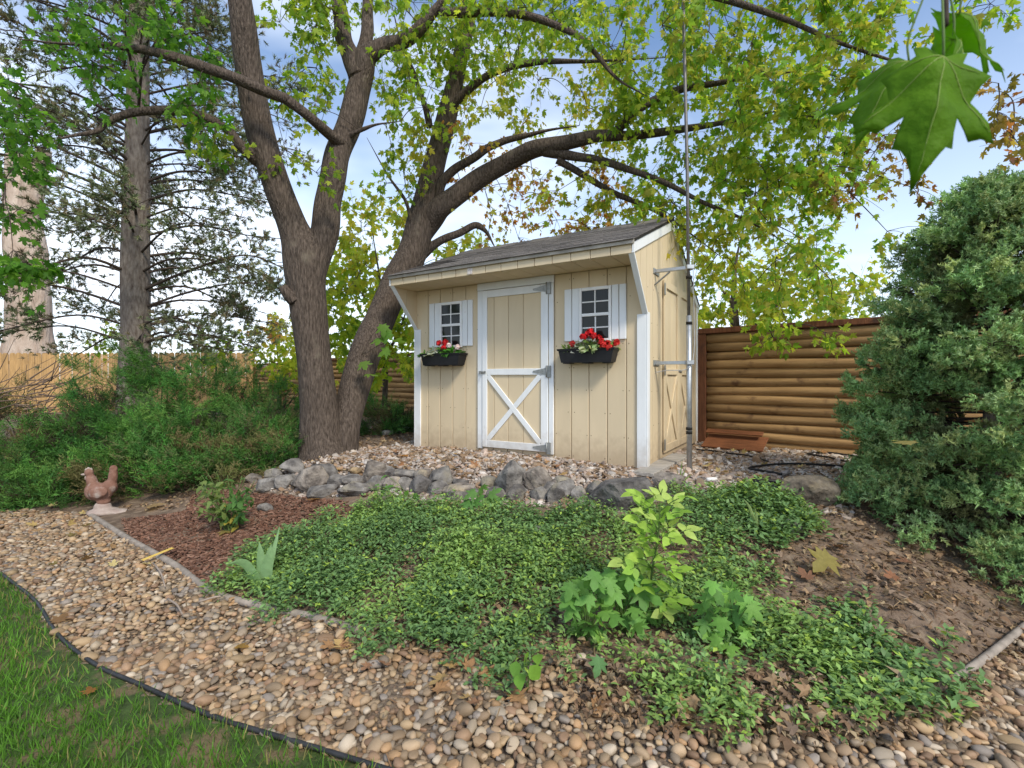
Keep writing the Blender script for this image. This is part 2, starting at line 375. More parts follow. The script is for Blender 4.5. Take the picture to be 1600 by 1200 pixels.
W, D = 3.05, 2.44
SROT = math.atan2(-.5235, .852); SO = np.array((1.337, 4.87, .52))
sxv = np.array((.852, -.5235, 0)); syv = np.array((.5235, .852, 0))
def sw(x, y, z): return SO + sxv * x + syv * y + np.array((0, 0, z))       # shed coordinates -> world
shed = empty('garden_shed', SO, SROT, label='cream garden shed with white trim, dark shingle roof and crossbuck door', cat='shed')
BW = W / 15
mb = MB()   # inner walls and floor skids behind the boards
box(mb, -W + .02, -.02, .012, .03, .0, 2.04, mat=0); box(mb, -W + .02, -.02, D - .03, D - .012, 0, 1.95, mat=0)
yr = 1.0; zr = 2.725; ye, ze = 2.508, 1.923; yf, zf = -.4465, 2.14
def ztop(y): return zf + (y - yf) * (zr - zf) / (yr - yf) if y <= yr else zr + (y - yr) * (ze - zr) / (ye - yr)
prof = [(.012, 0), (D - .012, 0), (D - .012, ztop(D) - .06), (yr, zr - .06), (-.02, ztop(-.02) - .06), (-.02, 2.06), (.012, 2.06)]
prism(mb, prof, lambda a, b, t: (t, a, b), -.032, -.012); prism(mb, prof, lambda a, b, t: (t, a, b), -W + .012, -W + .032)
mb.build('wall_sheathing', M_cream, shed)
mb = MB()
for yy in (.12, 1.2, 2.3): box(mb, -W + .03, -.03, yy - .05, yy + .05, -.12, -.005)
mb.build('floor_skid', M_wood_old, shed)
for i in range(15):                                       # front boards
    mb = MB(); x0 = -W + i * BW; jz = R.uniform(-.004, .004)
    box(mb, x0 + .0045, x0 + BW - .0045, -.004, .0115, -.012 + jz, 2.025, .003); mb.build('siding_board', M_cream, shed)
    mb = MB(); box(mb, x0 + .003, x0 + BW - .003, yf - .018, yf, 2.032, 2.128, .003); mb.build('fascia_board', M_cream, shed)
    mb = MB(); box(mb, x0 + .003, x0 + BW - .003, yf + .003, -.006, 2.028, 2.040, .002); mb.build('soffit_board', M_cream, shed)
    if i % 1 == 0:
        mb = MB(); box(mb, x0 + .0045, x0 + BW - .0045, D - .0115, D + .004, -.012, 1.95, .003); mb.build('siding_board', M_cream, shed)
ys = [yf + .001] + [round(k * BW, 4) for k in range(-2, 12)] + [D]
def zbot(y): return -.012 if y >= 0 else 1.53 - y * (2.03 - 1.53) / abs(yf)
for side in (0, 1):
    for a, b in zip(ys[:-1], ys[1:]):
        a2, b2 = a + .004, b - .004
        for y0, y1 in ([(a2, b2)] if not (a2 < yr < b2) else [(a2, b2)]):
            top = [(y1, ztop(y1) - .045), (y0, ztop(y0) - .045)] if not (y0 < yr < y1) else [(y1, ztop(y1) - .045), (yr, zr - .045), (y0, ztop(y0) - .045)]
            bot = [(y0, zbot(y0)), (y1, zbot(y1) if y1 > .01 or y0 < -.01 else zbot(y1))]
            mb = MB(); x0 = -.0115 if side == 0 else -W + .0115; x1 = .004 if side == 0 else -W - .004
            prism(mb, bot + top, lambda p, q, t: (t, p, q), min(x0, x1), max(x0, x1)); mb.build('siding_board', M_creamside, shed)
mb = MB()
for i in range(15):
    for k, z_ in enumerate((.05, .28, .52, .76, 1.0, 1.24, 1.48, 1.72, 1.96)):
        x_ = -W + i * BW + (.03 if (i + k) % 2 else BW - .03) + R.uniform(-.01, .01)
        if not (-2.06 < x_ < -1.0): box(mb, x_ - .0045, x_ + .0045, -.0062, -.0042, z_ - .0045, z_ + .0045, .001)
for j in range(12):
    for k, z_ in enumerate((.05, .4, .75, 1.1, 1.45, 1.8)):
        y_ = j * BW + (.03 if k % 2 else BW - .03)
        if y_ < .56 or y_ > 2.03: box(mb, .0042, .0062, y_ - .0045, y_ + .0045, z_ - .0045, z_ + .0045, .001)
tag(mb.build('nail_heads', M('nail', (.22, .16, .10), rough=.8, bump=0), shed), kind='stuff')
for sgn, xs in ((1, .004), (-1, -W - .004)):               # wing trim, corner trim, rake boards
    mb = MB(); xa, xb = sorted((xs, xs + sgn * .018))
    bar(mb, ((xa + xb) / 2 - sgn * .02, yf - .012, 2.05), ((xa + xb) / 2 - sgn * .02, -.016, 1.53), .055, .018, up=(0, -.5, -.45)); mb.build('wing_trim', M_white, shed)
    mb = MB()
    p = [(yf - .02, zf - .005), (yr, zr - .005), (yr, zr - .105), (yf - .02, zf - .105)]
    prism(mb, p, lambda a, b, t: (t, a, b), xa, xb); mb.build('rake_board', M_white, shed)
    mb = MB(); p = [(yr, zr - .005), (ye, ze - .005), (ye, ze - .105), (yr, zr - .105)]
    prism(mb, p, lambda a, b, t: (t, a, b), xa, xb); mb.build('rake_board', M_white, shed)
    mb = MB(); ca, cb = sorted((-.09 if sgn > 0 else -W + .09, xs)); box(mb, ca + (0 if sgn > 0 else .0), cb, -.024, -.005, -.02, 1.525); mb.build('corner_trim', M_white, shed)
    mb = MB(); box(mb, min(xs, xs + sgn * .018), max(xs, xs + sgn * .018), -.024, .055, -.02, 1.545); mb.build('corner_trim', M_white, shed)
    mb = MB(); box(mb, min(xs, xs + sgn * .018), max(xs, xs + sgn * .018), D - .06, D + .006, -.02, 1.90); mb.build('corner_trim', M_white, shed)
# roof: deck, shingles, ridge
ang = math.atan2(zr - zf, yr - yf); sl = math.hypot(zr - zf, yr - yf) + .03
mb = MB(); RX0, RX1 = -W - .02, .03
prism(mb, [(yf - .035, zf - .012), (yr, zr), (ye + .03, ze - .014), (ye + .03, ze + .008), (yr, zr + .024), (yf - .035, zf + .010)], lambda a, b, t: (t, a, b), RX0, RX1)
roof = mb.build('roof', M_dark, shed)
mb = MB(); box(mb, RX0, RX1, yf - .045, yf - .033, zf - .028, zf + .014, .002); mb.build('drip_edge', M('drip_edge_metal', (.33, .30, .25), rough=.5, var=.3, bump=0, metal=.3), roof)
def shingle_mesh(wd, ln, th):
    m = MB(); V, Fs = boxg(-wd / 2, wd / 2, 0, ln, 0, th, .002); V[:, 2] *= np.where(V[:, 1] > ln * .5, .35, 1.0); m.add(V, Fs); return m.mesh('shingle', M_shingle)
SHM = [shingle_mesh(wd, .20, .009) for wd in (.296, .298, .292, .15)]
expo = .142
for c in range(11):
    off = (c % 2) * .152 + (c * .047 % .05); x = RX0 - .0
    k = 0
    while x < RX1 - .05:
        wd = .3 if not (k == 0 and c % 2) else .15
        me = SHM[3] if wd == .15 else SHM[R.randrange(3)]
        s = -.012 + c * expo; yy = yf - .05 + s * math.cos(ang); zz = zf + .006 + s * math.sin(ang)
        lift = R.uniform(.008, .02)
        if x < RX0 + .5 and c in (2, 3, 4, 5): lift = R.uniform(.06, .22)       # curling shingles by the trunk
        cx_ = x + wd / 2 if x + wd <= RX1 + .01 else None
        if cx_ is None:
            sc_ = (RX1 - x) / .3; o = link('shingle', me, roof, (x + (RX1 - x) / 2, yy, zz + .004), (ang - lift, 0, 0), (sc_, 1, 1))
        else: o = link('shingle', me, roof, (cx_, yy, zz + .004), (ang - lift, 0, R.uniform(-.01, .01)), (1, 1, R.uniform(.85, 1.3)))
        x += wd; k += 1
for k in range(13):
    mb = MB(); x0 = RX0 + k * .243
    prism(mb, [(yr - .14, ztop(yr - .14) + .022), (yr, zr + .045), (yr + .12, ztop(yr + .12) + .024), (yr + .12, ztop(yr + .12) + .032), (yr, zr + .056), (yr - .14, ztop(yr - .14) + .031)], lambda a, b, t: (t, a, b + .006 * (k % 2)), x0, min(x0 + .255, RX1)); mb.build('ridge_shingle', M_shingle, roof)
# small number plate on the fascia
mb = MB(); box(mb, -2.02 + .155, -2.02 + .225, yf - .024, yf - .0185, 2.042, 2.118, .002); 
plate = mb.build('fascia_tag', M('tag_paper', (.55, .46, .42), rough=.6, sc=60, c2=(.72, .66, .6), bump=0, ramp=(.42, .58)), shed); plate['label'] = 'small pale square tag on the fascia'
# front door
dx0, dx1 = -2.042, -1.019
door = empty('door', (0, 0, 0)); door.parent = shed; door['label'] = 'front door with white crossbuck frame and cream panel'
for nm, b_ in (('casing', (dx0, dx0 + .072, -.028, -.006, .045, 1.938)), ('casing', (dx1 - .058, dx1, -.028, -.006, .045, 1.938)), ('casing', (dx0 - .004, dx1 + .004, -.030, -.006, 1.94, 2.026))):
    mb = MB(); box(mb, *b_); mb.build(nm, M_white, door)
lx0, lx1, lz0, lz1 = dx0 + .077, dx1 - .063, .068, 1.932
for i in range(4):
    e = [lx0 + .004, lx0 + .16, lx0 + .36, lx0 + .56, lx1 - .004]
    mb = MB(); box(mb, e[i] + .003, e[i + 1] - .003, -.022, -.0125, lz0 + .01, lz1 - .01, .003); mb.build('door_board', M_cream, door)
mb = MB(); box(mb, lx0 + .004, lx1 - .004, -.012, -.005, lz0 + .012, lz1 - .012); mb.build('door_backing', M_cream, door)
def dpart(nm, b_): 
    mb = MB(); box(mb, *b_); return mb.build(nm, M_white, door)
dpart('stile', (lx0, lx0 + .068, -.040, -.0225, lz0, lz1)); dpart('stile', (lx1 - .088, lx1, -.040, -.0225, lz0, lz1))
for z0, z1 in ((lz0, lz0 + .085), (.925, .998), (lz1 - .085, lz1)): dpart('rail', (lx0 + .0685, lx1 - .0885, -.0395, -.0225, z0, z1))
A_ = (lx0 + .075, lz0 + .09); B_ = (lx1 - .095, .92)
for (p, q, yy) in (((A_[0], A_[1]), (B_[0], B_[1]), -.0300), ((A_[0], B_[1]), (B_[0], A_[1]), -.0315)):
    mb = MB(); bar(mb, (p[0], yy, p[1]), (q[0], yy, q[1]), .062, .015, up=(0, 1, 0)); mb.build('brace', M_white, door)
for hz in (lz0 + .045, .962, lz1 - .05):
    mb = MB(); prism(mb, [(lx1 - .185, hz - .008), (lx1 - .02, hz - .04), (lx1 - .02, hz + .04), (lx1 - .185, hz + .008)], lambda a, b, t: (a, t, b), -.0465, -.0405)
    box(mb, lx1 - .015, lx1 + .035, -.047, -.0285, hz - .065, hz + .065, .002)
    tube(mb, [(lx1 - .012, -.047, hz - .065), (lx1 - .012, -.047, hz + .065)], .008, 8); mb.build('hinge', M_hinge, door)
mb = MB(); box(mb, lx0 - .045, lx0 + .055, -.052, -.0405, .945, .975, .003); tube(mb, [(lx0 + .02, -.05, .96), (lx0 + .02, -.085, .96), (lx0 + .06, -.088, .962)], .007, 8); mb.build('latch', M_hinge, door)
# windows with shutters
for (wx0, wx1, s0, s1) in ((-.712, -.357, -.888, -.200), (-2.632, -2.280, -2.810, -2.122)):
    win = empty('window', (0, 0, 0)); win.parent = shed
    z0, z1, y1 = 1.27, 1.845, -.006
    for b_ in ((wx0, wx0 + .028, z0, z1), (wx1 - .028, wx1, z0, z1), (wx0 + .0285, wx1 - .0285, z1 - .034, z1), (wx0 + .0285, wx1 - .0285, z0, z0 + .03)):
        mb = MB(); box(mb, b_[0], b_[1], -.034, y1, b_[2], b_[3], .003); mb.build('frame', M_vinyl, win)
    zm = 1.555; gx0, gx1 = wx0 + .029, wx1 - .029; xm = (gx0 + gx1) / 2
    mb = MB(); box(mb, gx0, gx1, -.032, -.008, zm - .016, zm + .016, .003); mb.build('meeting_rail', M_vinyl, win)
    for (a, b, yy) in ((zm + .0165, z1 - .035, -.022), (z0 + .031, zm - .0165, -.012)):
        zc = (a + b) / 2
        for (pa, pb, pc, pd) in ((gx0, xm - .007, zc + .007, b), (xm + .007, gx1, zc + .007, b), (gx0, xm - .007, a, zc - .007), (xm + .007, gx1, a, zc - .007)):
            mb = MB(); box(mb, pa, pb, yy + .002, yy + .005, pc, pd, .001); mb.build('pane', M_glass, win)
        mb = MB(); box(mb, xm - .0068, xm + .0068, yy - .005, yy + .005, a, b, .002); box(mb, gx0, xm - .0075, yy - .004, yy + .004, zc - .0068, zc + .0068, .002); box(mb, xm + .0075, gx1, yy - .004, yy + .004, zc - .0068, zc + .0068, .002); mb.build('muntin', M_vinyl, win)
    for (a, b) in ((s0, wx0 - .004), (wx1 + .004, s1)):
        sh = empty('shutter', (0, 0, 0)); sh.parent = shed; mid = (a + b) / 2
        for (p, q) in ((a, mid - .004), (mid + .004, b)):
            mb = MB(); box(mb, p, q, -.024, -.0055, 1.285, 1.848, .004); mb.build('shutter_board', M_white, sh)
# side double door
sdoor = empty('double_door', (0, 0, 0)); sdoor.parent = shed; sdoor['label'] = 'cream double door with crossbucks in the side wall'
X0 = .005
def spart(nm, y0, y1, z0, z1, xa=.0065, xb=.026, m=M_cream, par=sdoor):
    mb = MB(); box(mb, xa, xb, y0, y1, z0, z1); return mb.build(nm, m, par)
for (a, b) in ((.585, 1.288), (1.300, 2.005)):
    k = 4; 
    for j in range(k):
        y0 = a + .012 + (b - a - .024) * j / k; y1 = a + .012 + (b - a - .024) * (j + 1) / k; spart('door_board', y0 + .004, y1 - .004, .085, 1.955, .0055, .0125)
    spart('stile', a, a + .085, .068, 1.972, .013, .033); spart('stile', b - .085, b, .068, 1.972, .013, .033)
    for (z0, z1) in ((.068, .155), (.925, 1.0), (1.885, 1.972)): spart('rail', a + .0855, b - .0855, z0, z1, .013, .0325)
    for (p, q, xx) in (((a + .09, .16), (b - .09, .92), .0205), ((a + .09, .92), (b - .09, .16), .022)):
        mb = MB(); bar(mb, (xx, *p), (xx, *q), .06, .015, up=(1, 0, 0)); mb.build('brace', M_cream, sdoor)
mb = MB(); box(mb, .0335, .04, .56, .60, .10, .22, .002); mb.build('hinge', M_hinge, sdoor); mb = MB(); box(mb, .0335, .04, .56, .60, .92, 1.03, .002); mb.build('hinge', M_hinge, sdoor)
mb = MB(); box(mb, .0335, .04, .56, .60, 1.80, 1.93, .002); mb.build('hinge', M_hinge, sdoor)
mb = MB(); bar(mb, (.038, 1.22, .975), (.038, 1.37, .965), .022, .01, up=(1, 0, 0)); mb.build('latch', M_hinge, sdoor)

# planters with flowers
M_plast = M('black_plastic', (.012, .012, .014), rough=.45, var=.3, sc=20, bump=.05, bsc=60)
M_leafo = M('leaf_green', (1, 1, 1), rough=.55, var=.22, sc=25, bump=.15, bsc=60, attr=True, transl=.35, spec=.25)
M_petal = M('petal', (1, 1, 1), rough=.6, var=.2, sc=60, bump=.15, bsc=80, attr=True, transl=.25)
M_stem = M('green_stem', (.10, .16, .04), rough=.7, var=.3, bump=0)
def oval_leaf(nseg=5, wd=.5, fold=.12, droop=.18):
    V = [(0, 0, 0)]; 
    for i in range(1, nseg):
        t = i / nseg; ww = wd * .5 * math.sin(math.pi * t ** .8); V += [(-ww, t, fold * ww - droop * t * t), (0, t, -droop * t * t), (ww, t, fold * ww - droop * t * t)]
    V.append((0, 1, -droop)); Fs = [(0, 2, 1), (0, 3, 2)]
    for i in range(nseg - 2):
        a = 1 + 3 * i; Fs += [(a, a + 1, a + 4), (a, a + 4, a + 3), (a + 1, a + 2, a + 5), (a + 1, a + 5, a + 4)]
    a = 1 + 3 * (nseg - 2); e = len(V) - 1; Fs += [(a, a + 1, e), (a + 1, a + 2, e)]
    return np.array(V), np.array(Fs)
OV = oval_leaf(); OVB = oval_leaf(5, .75, .2, .25)
def jit(c, n, s=.2):
    c = np.asarray(c, float); return np.clip(c[None] * (1 + rng.uniform(-s, s, (n, 1))) * (1 + rng.uniform(-s * .4, s * .4, (n, 3))), 0, 1)
def flower_plant(name, label, cat, group, base, kind, h, spread, nleaf, leafc, heads, hc, lsz):
    nleaf = int(nleaf * 1.8)
    e = empty(name, base, 0, label=label, cat=cat, group=group)
    n = nleaf; th = rng.uniform(0, 2 * np.pi, n); el = rng.uniform(.15, 1.2, n); ln = rng.uniform(.4, 1, n)
    d = np.stack([np.cos(th) * np.cos(el), np.sin(th) * np.cos(el) * .6, np.sin(el)], -1); pos = d * ln[:, None] * np.array((spread, spread, h))
    pos[:, 1] = np.minimum(pos[:, 1], .05)
    mb = MB()
    for p in pos[::3]: tube(mb, [(0, 0, -.03), p * .6 + (0, 0, .01), p], .0022, 4)
    for hp in heads: tube(mb, [(0, 0, -.03), np.array(hp) * .6, hp], .0028, 4)
    mb.build('stem', M_stem, e)
    nr = unit(np.array((0, -.5, .8)) + rng.normal(size=(n, 3)) * .45); fw = unit(d * (1, 1, .3) + rng.normal(size=(n, 3)) * .3)
    rot = frames(fw, nr); cols = np.clip(jit(leafc, n, .3), 0, 1)
    TV, TF = OVB if kind != 'narrow' else OV
    for k in range(n):
        m_ = MB(); scatter(m_, TV, TF, pos[k:k + 1], rot[k:k + 1], np.array([1.22 * lsz * rng.uniform(.7, 1.25)]), cols[k:k + 1], smooth=True)
        m_.build('leaf', M_leafo, e)
    for hp in heads:
        m_ = MB(); q = 46; dd = rdir(q); dd[:, 2] = np.abs(dd[:, 2]) * 1.1 - .25; dd = unit(dd); rr = .056 * rng.uniform(.6, 1.05, (q, 1))
        scatter(m_, OVB[0], OVB[1], np.array(hp) + dd * rr * .55, frames(unit(np.cross(dd, rdir(q))), dd), rng.uniform(.025, .042, q), jit(hc, q, .35))
        m_.build('flower_head', M_petal, e)
def planter(px, label):
    o = empty('planter_box', sw(px, -.095, 1.05), SROT, label=label, cat='planter', group='black planter boxes hung on the shed front')
    wt, wb, dt, db, h = .315, .275, .085, .068, .145; t = .006
    V = []; 
    for (a, b, z) in ((wb, db, 0), (wt - .012, dt - .008, h - .022), (wt, dt, h - .020), (wt + .003, dt + .003, h), (wt - .008, dt - .008, h), (wt - .02, dt - .014, h - .03), (wb - t, db - t, t)):
        V += [(-a, -b, z), (a, -b, z), (a, b, z), (-a, b, z)]
    Fs = [[0, 3, 2, 1]] + [[r * 4 + i, r * 4 + (i + 1) % 4, r * 4 + 4 + (i + 1) % 4, r * 4 + 4 + i] for r in range(6) for i in range(4)] + [[24, 25, 26, 27]]
    m_ = MB(); m_.add(np.array(V), np.array(Fs)); m_.build('trough', M_plast, o)
    for fx in (-.22, 0, .22):
        m_ = MB(); box(m_, fx - .04, fx + .04, -.06, .06, -.010, -.001, .002); m_.build('foot', M_plast, o)
    m_ = MB(); V = np.array([(-.28, -.06, .105), (.28, -.06, .105), (.28, .06, .105), (-.28, .06, .105)]); m_.add(V, [np.array([0, 1, 2, 3])]); m_.build('potting_soil', M_soil, o)
    return o
planter(-.585, 'black planter box of red flowers below the larger nearer window'); planter(-2.515, 'black planter box with white and red flowers below the farther smaller window')
red = (.62, .015, .02); grn = (.09, .22, .035); lgr = (.22, .36, .08); sil = (.38, .42, .36)
def fpos(px, dx): return sw(px + dx, -.10, 1.165)
def fp(name, label, cat, pos, *a):
    flower_plant(name, label, cat, 'flowers in the planter boxes', pos, *a)
    for o in [bpy.data.objects[-1]] if False else []: pass
fp('flowering_plant', 'tallest red flowers with big round head in the nearer planter', 'flower', fpos(-.585, .02), 'round', .15, .12, 26, (.16, .24, .07), [(-.02, -.03, .17), (.03, -.05, .16), (.0, -.05, .2), (-.07, -.03, .145), (.09, -.03, .13), (.12, -.06, .09)], red, .05)
fp('flowering_plant', 'low trailing red flowers at the right end of the nearer planter', 'flower', fpos(-.585, .22), 'narrow', .10, .10, 20, lgr, [(-.06, -.07, .05), (.0, -.07, .03), (.08, -.04, .08), (-.02, -.06, .07)], (.6, .03, .025), .045)
fp('flowering_plant', 'single dull red flower over green leaves at the left end of the nearer planter', 'flower', fpos(-.585, -.20), 'narrow', .07, .10, 20, lgr, [(.02, -.04, .085)], (.5, .035, .03), .042)
fp('foliage_plant', 'silvery grey leaved plant beside the tall red flowers in the nearer planter', 'plant', fpos(-.585, -.07), 'round', .11, .10, 22, sil, [], red, .055)
fp('foliage_plant', 'pale green leaves hanging over the front of the nearer planter', 'plant', fpos(-.585, .06) - syv * .06, 'round', .03, .09, 14, (.42, .5, .26), [], red, .05)
fp('flowering_plant', 'three red flower heads standing tall in the farther planter', 'flower', fpos(-2.515, .0), 'round', .12, .08, 12, grn, [(-.05, -.02, .16), (.03, -.03, .17), (.05, -.03, .13), (.02, -.05, .10)], red, .05)
fp('foliage_plant', 'silvery grey drooping leaves in the farther planter', 'plant', fpos(-2.515, -.10), 'round', .10, .13, 30, sil, [], red, .06)
fp('flowering_plant', 'green bush with two pinkish white flowers in the farther planter', 'flower', fpos(-2.515, .16), 'round', .09, .12, 32, (.08, .24, .03), [(-.05, -.04, .12), (.06, -.04, .10)], (.85, .68, .66), .05)
fp('foliage_plant', 'small feathery green plant at the left end of the farther planter', 'plant', fpos(-2.515, -.27), 'narrow', .06, .09, 18, grn, [], red, .05)

# ------------------------------------------------------------------ antenna mast and its brackets
bx, by = 1.785, 4.925; mz = float(gz(bx, by)); e = empty('metal_mast', (bx, by, mz), 0, label='tall thin grey metal mast standing beside the shed side wall', cat='mast')
mb = MB(); tube(mb, [(0, 0, -.1), (-.006, 0, 1.55)], .027, 12); mb.build('lower_pipe', M_galv, e)
mb = MB(); tube(mb, [(-.006, 0, 1.5), (-.022, 0, 3.0), (-.06, 0, 4.6), (-.075, 0, 5.6)], .0165, 10); mb.build('upper_pipe', M('dull_pipe', (.17, .16, .15), rough=.5, metal=.6, sc=30, var=.2, bump=.05), e)
for z in (.36, .40, 1.46, 1.92):
    mb = MB(); tube(mb, [(-.003, 0, z), (-.003, 0, z + .028)], .031, 12); mb.build('tape_band', M_dark, e)
for zc in (1.045 + .02, 2.02):
    zw = .52 + zc - mz - .02; a = sw(.006, .276, 0)[:2] - (bx, by)
    br = empty('bracket', (0, 0, 0)); br.parent = e
    mb = MB(); bar(mb, (*(a + np.array((-.0, 0))), zw), (.03, -.02, zw), .035, .035, b=.003); mb.build('bracket_arm', M_galv, br)
    mb = MB(); box(mb, -.04, .035, -.045, .045, zw - .022, zw + .022); mb.build('clamp', M_galv, br)
    mb = MB(); bar(mb, (*(a + syv[:2] * .15), zw), (*(a - syv[:2] * .05), zw), .02, .06, b=.003); mb.build('wall_plate', M_hinge, br)
    if zc > 1.5:
        mb = MB(); bar(mb, (*(a), zw - .14), (*(a * .55), zw - .02), .025, .012, b=.002); mb.build('brace', M_hinge, br)
mb = MB(); tube(mb, spline([(.03, -.01, 2.2), (.045, -.0, 1.6), (.04, -.02, 1.2), (-.02, -.03, 1.02), (-.2, .1, 1.0), (-.3, .15, .98)], 6), .004, 5); mb.build('cable', M('grey_cable', (.4, .4, .4), bump=0, rough=.6), e)

# grey ramp board, brown panel, hose, plastic scrap, white pipe piece
p0 = onG(1005, 746); p1 = onG(1064, 716)
o = empty('wooden_board', (0, 0, 0), 0, label='weathered grey board lying along the foot of the shed side', cat='board')
mb = MB(); bar(mb, p0 + (0, 0, .03), p1 + (0, 0, .03), .20, .038, b=.004); mb.build('plank', M_wood_old, o)
M_rust = M('brown_panel', (.20, .075, .03), rough=.75, sc=3, var=.3, stretch=(2, 12, 2), bump=.3, bsc=20, bstretch=(2, 14, 2))
pc = onG(1142, 705)
# ------------------------------------------------------------------ log fence and picket fence
M_log = M('peeled_log', (.19, .105, .042), rough=.65, sc=3.0, c2=(.44, .275, .12), stretch=(.55, 7, 7), bump=.35, bsc=9, bstretch=(1.2, 12, 12), objvar=.22, dist=.012, detail=7, stain=((.13, .07, .035), 5, .60), ramp=(.25, .75), spec=.25)
M_post = M('red_brown_post', (.17, .065, .028), rough=.75, sc=4, var=.35, stretch=(9, 9, 1), bump=.4, bsc=14, bstretch=(12, 12, 1.5), stain=((.06, .03, .02), 5, .62))
fdir = np.array((.755, -.656, 0)); fnrm = np.array((-.656, -.755, 0)); FO = np.array((2.76, 7.08, 0))
logm = []
for k in range(4):
    mb = MB(); x = np.linspace(0, 2.3, 12); wob = np.stack([x, .008 * np.sin(x * 2 + k), .006 * np.sin(x * 3.1 + 2 * k)], -1)
    tube(mb, wob, .0675 + .003 * np.sin(x * 1.7 + k * 2), 12, seed=k, rough=.02); logm.append(mb.mesh('log', M_log))
def log_section(par, s, cap=True, dz=0):
    a = FO + fdir * s; zb = float(gz(a[0], a[1])); zb = .47 - .004 * max(0, -s) * 3 if s < 0 else .47
    rz = math.atan2(fdir[1], fdir[0])
    for k in range(13):
        p = a + fdir * .07 + fnrm * .0 + np.array((0, 0, zb + .03 + k * .1225))
        o = link('log', logm[(k * 7 + int(s * 3)) % 4], par, p, (R.uniform(0, 6), R.uniform(-.004, .004), rz), (1, R.uniform(.97, 1.05), R.uniform(.97, 1.05)))
        o.rotation_euler = (0, R.uniform(-.0012, .0012), rz)
    mb = MB(); box(mb, -.065, .065, -.075, .065, -.3, 1.57, .006); q = mb.build('post', M_post, par); q.location = a + np.array((0, 0, zb)); q.rotation_euler = (0, 0, rz)
    mb = MB(); box(mb, -.07, 2.30 + .075, -.085, .085, 1.575, 1.65, .006); q = mb.build('cap_rail', M_post, par); q.location = a + np.array((0, 0, zb)); q.rotation_euler = (0, 0, rz)
fr = empty('log_fence', (0, 0, 0), 0, label='stacked horizontal log fence right of the shed with red-brown cap rail', cat='fence')
for s in (0, 2.37): log_section(fr, s)
fl = empty('log_fence', (0, 0, 0), 0, label='stacked log fence seen behind the leaning trunk left of the shed', cat='fence')
for s in (-8.6, -10.97, -13.34, -15.71): log_section(fl, s)
M_picket = M('cedar_picket', (.46, .285, .12), rough=.75, sc=3, var=.25, stretch=(8, 8, .8), bump=.3, bsc=14, bstretch=(12, 12, 1), objvar=.12)
pf = empty('picket_fence', (0, 0, 0), 0, label='orange cedar dog-ear picket fence behind the junipers and pine', cat='fence')
pk = MB(); prism(pk, [(-.073, 0), (.073, 0), (.073, 1.85), (.035, 1.89), (-.035, 1.89), (-.073, 1.85)], lambda a, b, t: (a, t, b), 0, .018); pkm = pk.mesh('picket', M_picket)
A0 = FO + fdir * -15.75; A0 = np.array((A0[0], A0[1], .45)); A1 = np.array((-20.5, 12.6, .17)); dv = A1 - A0; Lf = np.linalg.norm(dv[:2]); npk = int(Lf / .15); rz = math.atan2(dv[1], dv[0])
for i in range(npk):
    p = A0 + dv * (i + .5) / npk; link('picket', pkm, pf, p + (0, 0, R.uniform(-.012, .012)), (R.uniform(-.006, .006), R.uniform(-.006, .006), rz), (1, 1, 1))
for zz in (.35, 1.0, 1.6):
    mb = MB(); bar(mb, A0 + (0, .06, zz), A1 + (0, .06, zz), .04, .09, b=.004); mb.build('rail', M_picket, pf)
# brown panel leaning by the fence post
pe = empty('wooden_sheet', (pc[0], pc[1], pc[2]), math.atan2(fdir[1], fdir[0]), label='brown wooden sheet leaning at the foot of the log fence', cat='panel')
mb = MB(); bar(mb, (0, -.02, .03), (0, .30, .17), .74, .018, up=(0, -.4, 1), b=.003); mb.build('board', M_rust, pe)
mb = MB(); bar(mb, (-.03, .18, .20), (-.03, .26, .24), .70, .018, up=(0, -.4, 1), b=.003); mb.build('board', M_rust, pe)
# hoses
M_hose = M('black_hose', (.018, .016, .015), rough=.55, var=.3, bump=.1)
def hose(pts, r, label):
    q = [onG(*p) for p in pts]; o = empty('hose', q[0], 0, label=label, cat='hose', group='black irrigation hoses on the gravel')
    mb = MB(); tube(mb, spline(np.array(q) + (0, 0, r + .02), 8), r, 8); mb.build('hose_line', M_hose, o, origin=q[0]); return o
hose([(1222, 746), (1190, 740), (1170, 736), (1200, 731), (1240, 729), (1290, 731), (1340, 735)], .011, 'black hose bent in a sharp loop on the open gravel')
hose([(1345, 735), (1320, 725), (1290, 718), (1262, 713), (1290, 711), (1330, 716), (1365, 722)], .011, 'black hose coiled at the foot of the log fence')
hose([(1088, 706), (1115, 708), (1140, 712), (1170, 716), (1200, 725)], .009, 'thin dark hose running from the shed corner across gravel')
hose([(1228, 750), (1250, 750), (1300, 762), (1335, 768)], .009, 'short dark hose end behind the low boulder')
q = onG(1195, 766); o = empty('plastic_scrap', q, 0, label='crumpled black plastic edging scrap lying on the gravel', cat='plastic scrap')
mb = MB()
pts = spline([(-.08, .02, .03), (-.04, .09, .07), (.06, .10, .06), (.20, .08, .04)], 6); tube(mb, pts, .028, 7, rough=.35, seed=3)
mb.build('folded_strip', M_plast, o); mb = MB(); tube(mb, spline([(-.06, .06, .06), (0, -.02, .06), (.06, -.1, .03), (.12, -.16, .01)], 6), .034, 7, rough=.4, seed=4); mb.build('hanging_strip', M_plast, o)
q = onG(1112, 788 - 34); o = empty('pipe_piece', q, .3, label='short white plastic pipe piece on the gravel near the mast', cat='pipe')
mb = MB(); tube(mb, [(-.05, 0, .03), (.05, 0, .03)], .018, 10); mb.build('pipe', M_vinyl, o)
q0 = onG(600, 682); q1 = onG(655, 672); o = empty('log_pole', (0, 0, 0), 0, label='brown pole lying on the ground left of the shed', cat='pole')
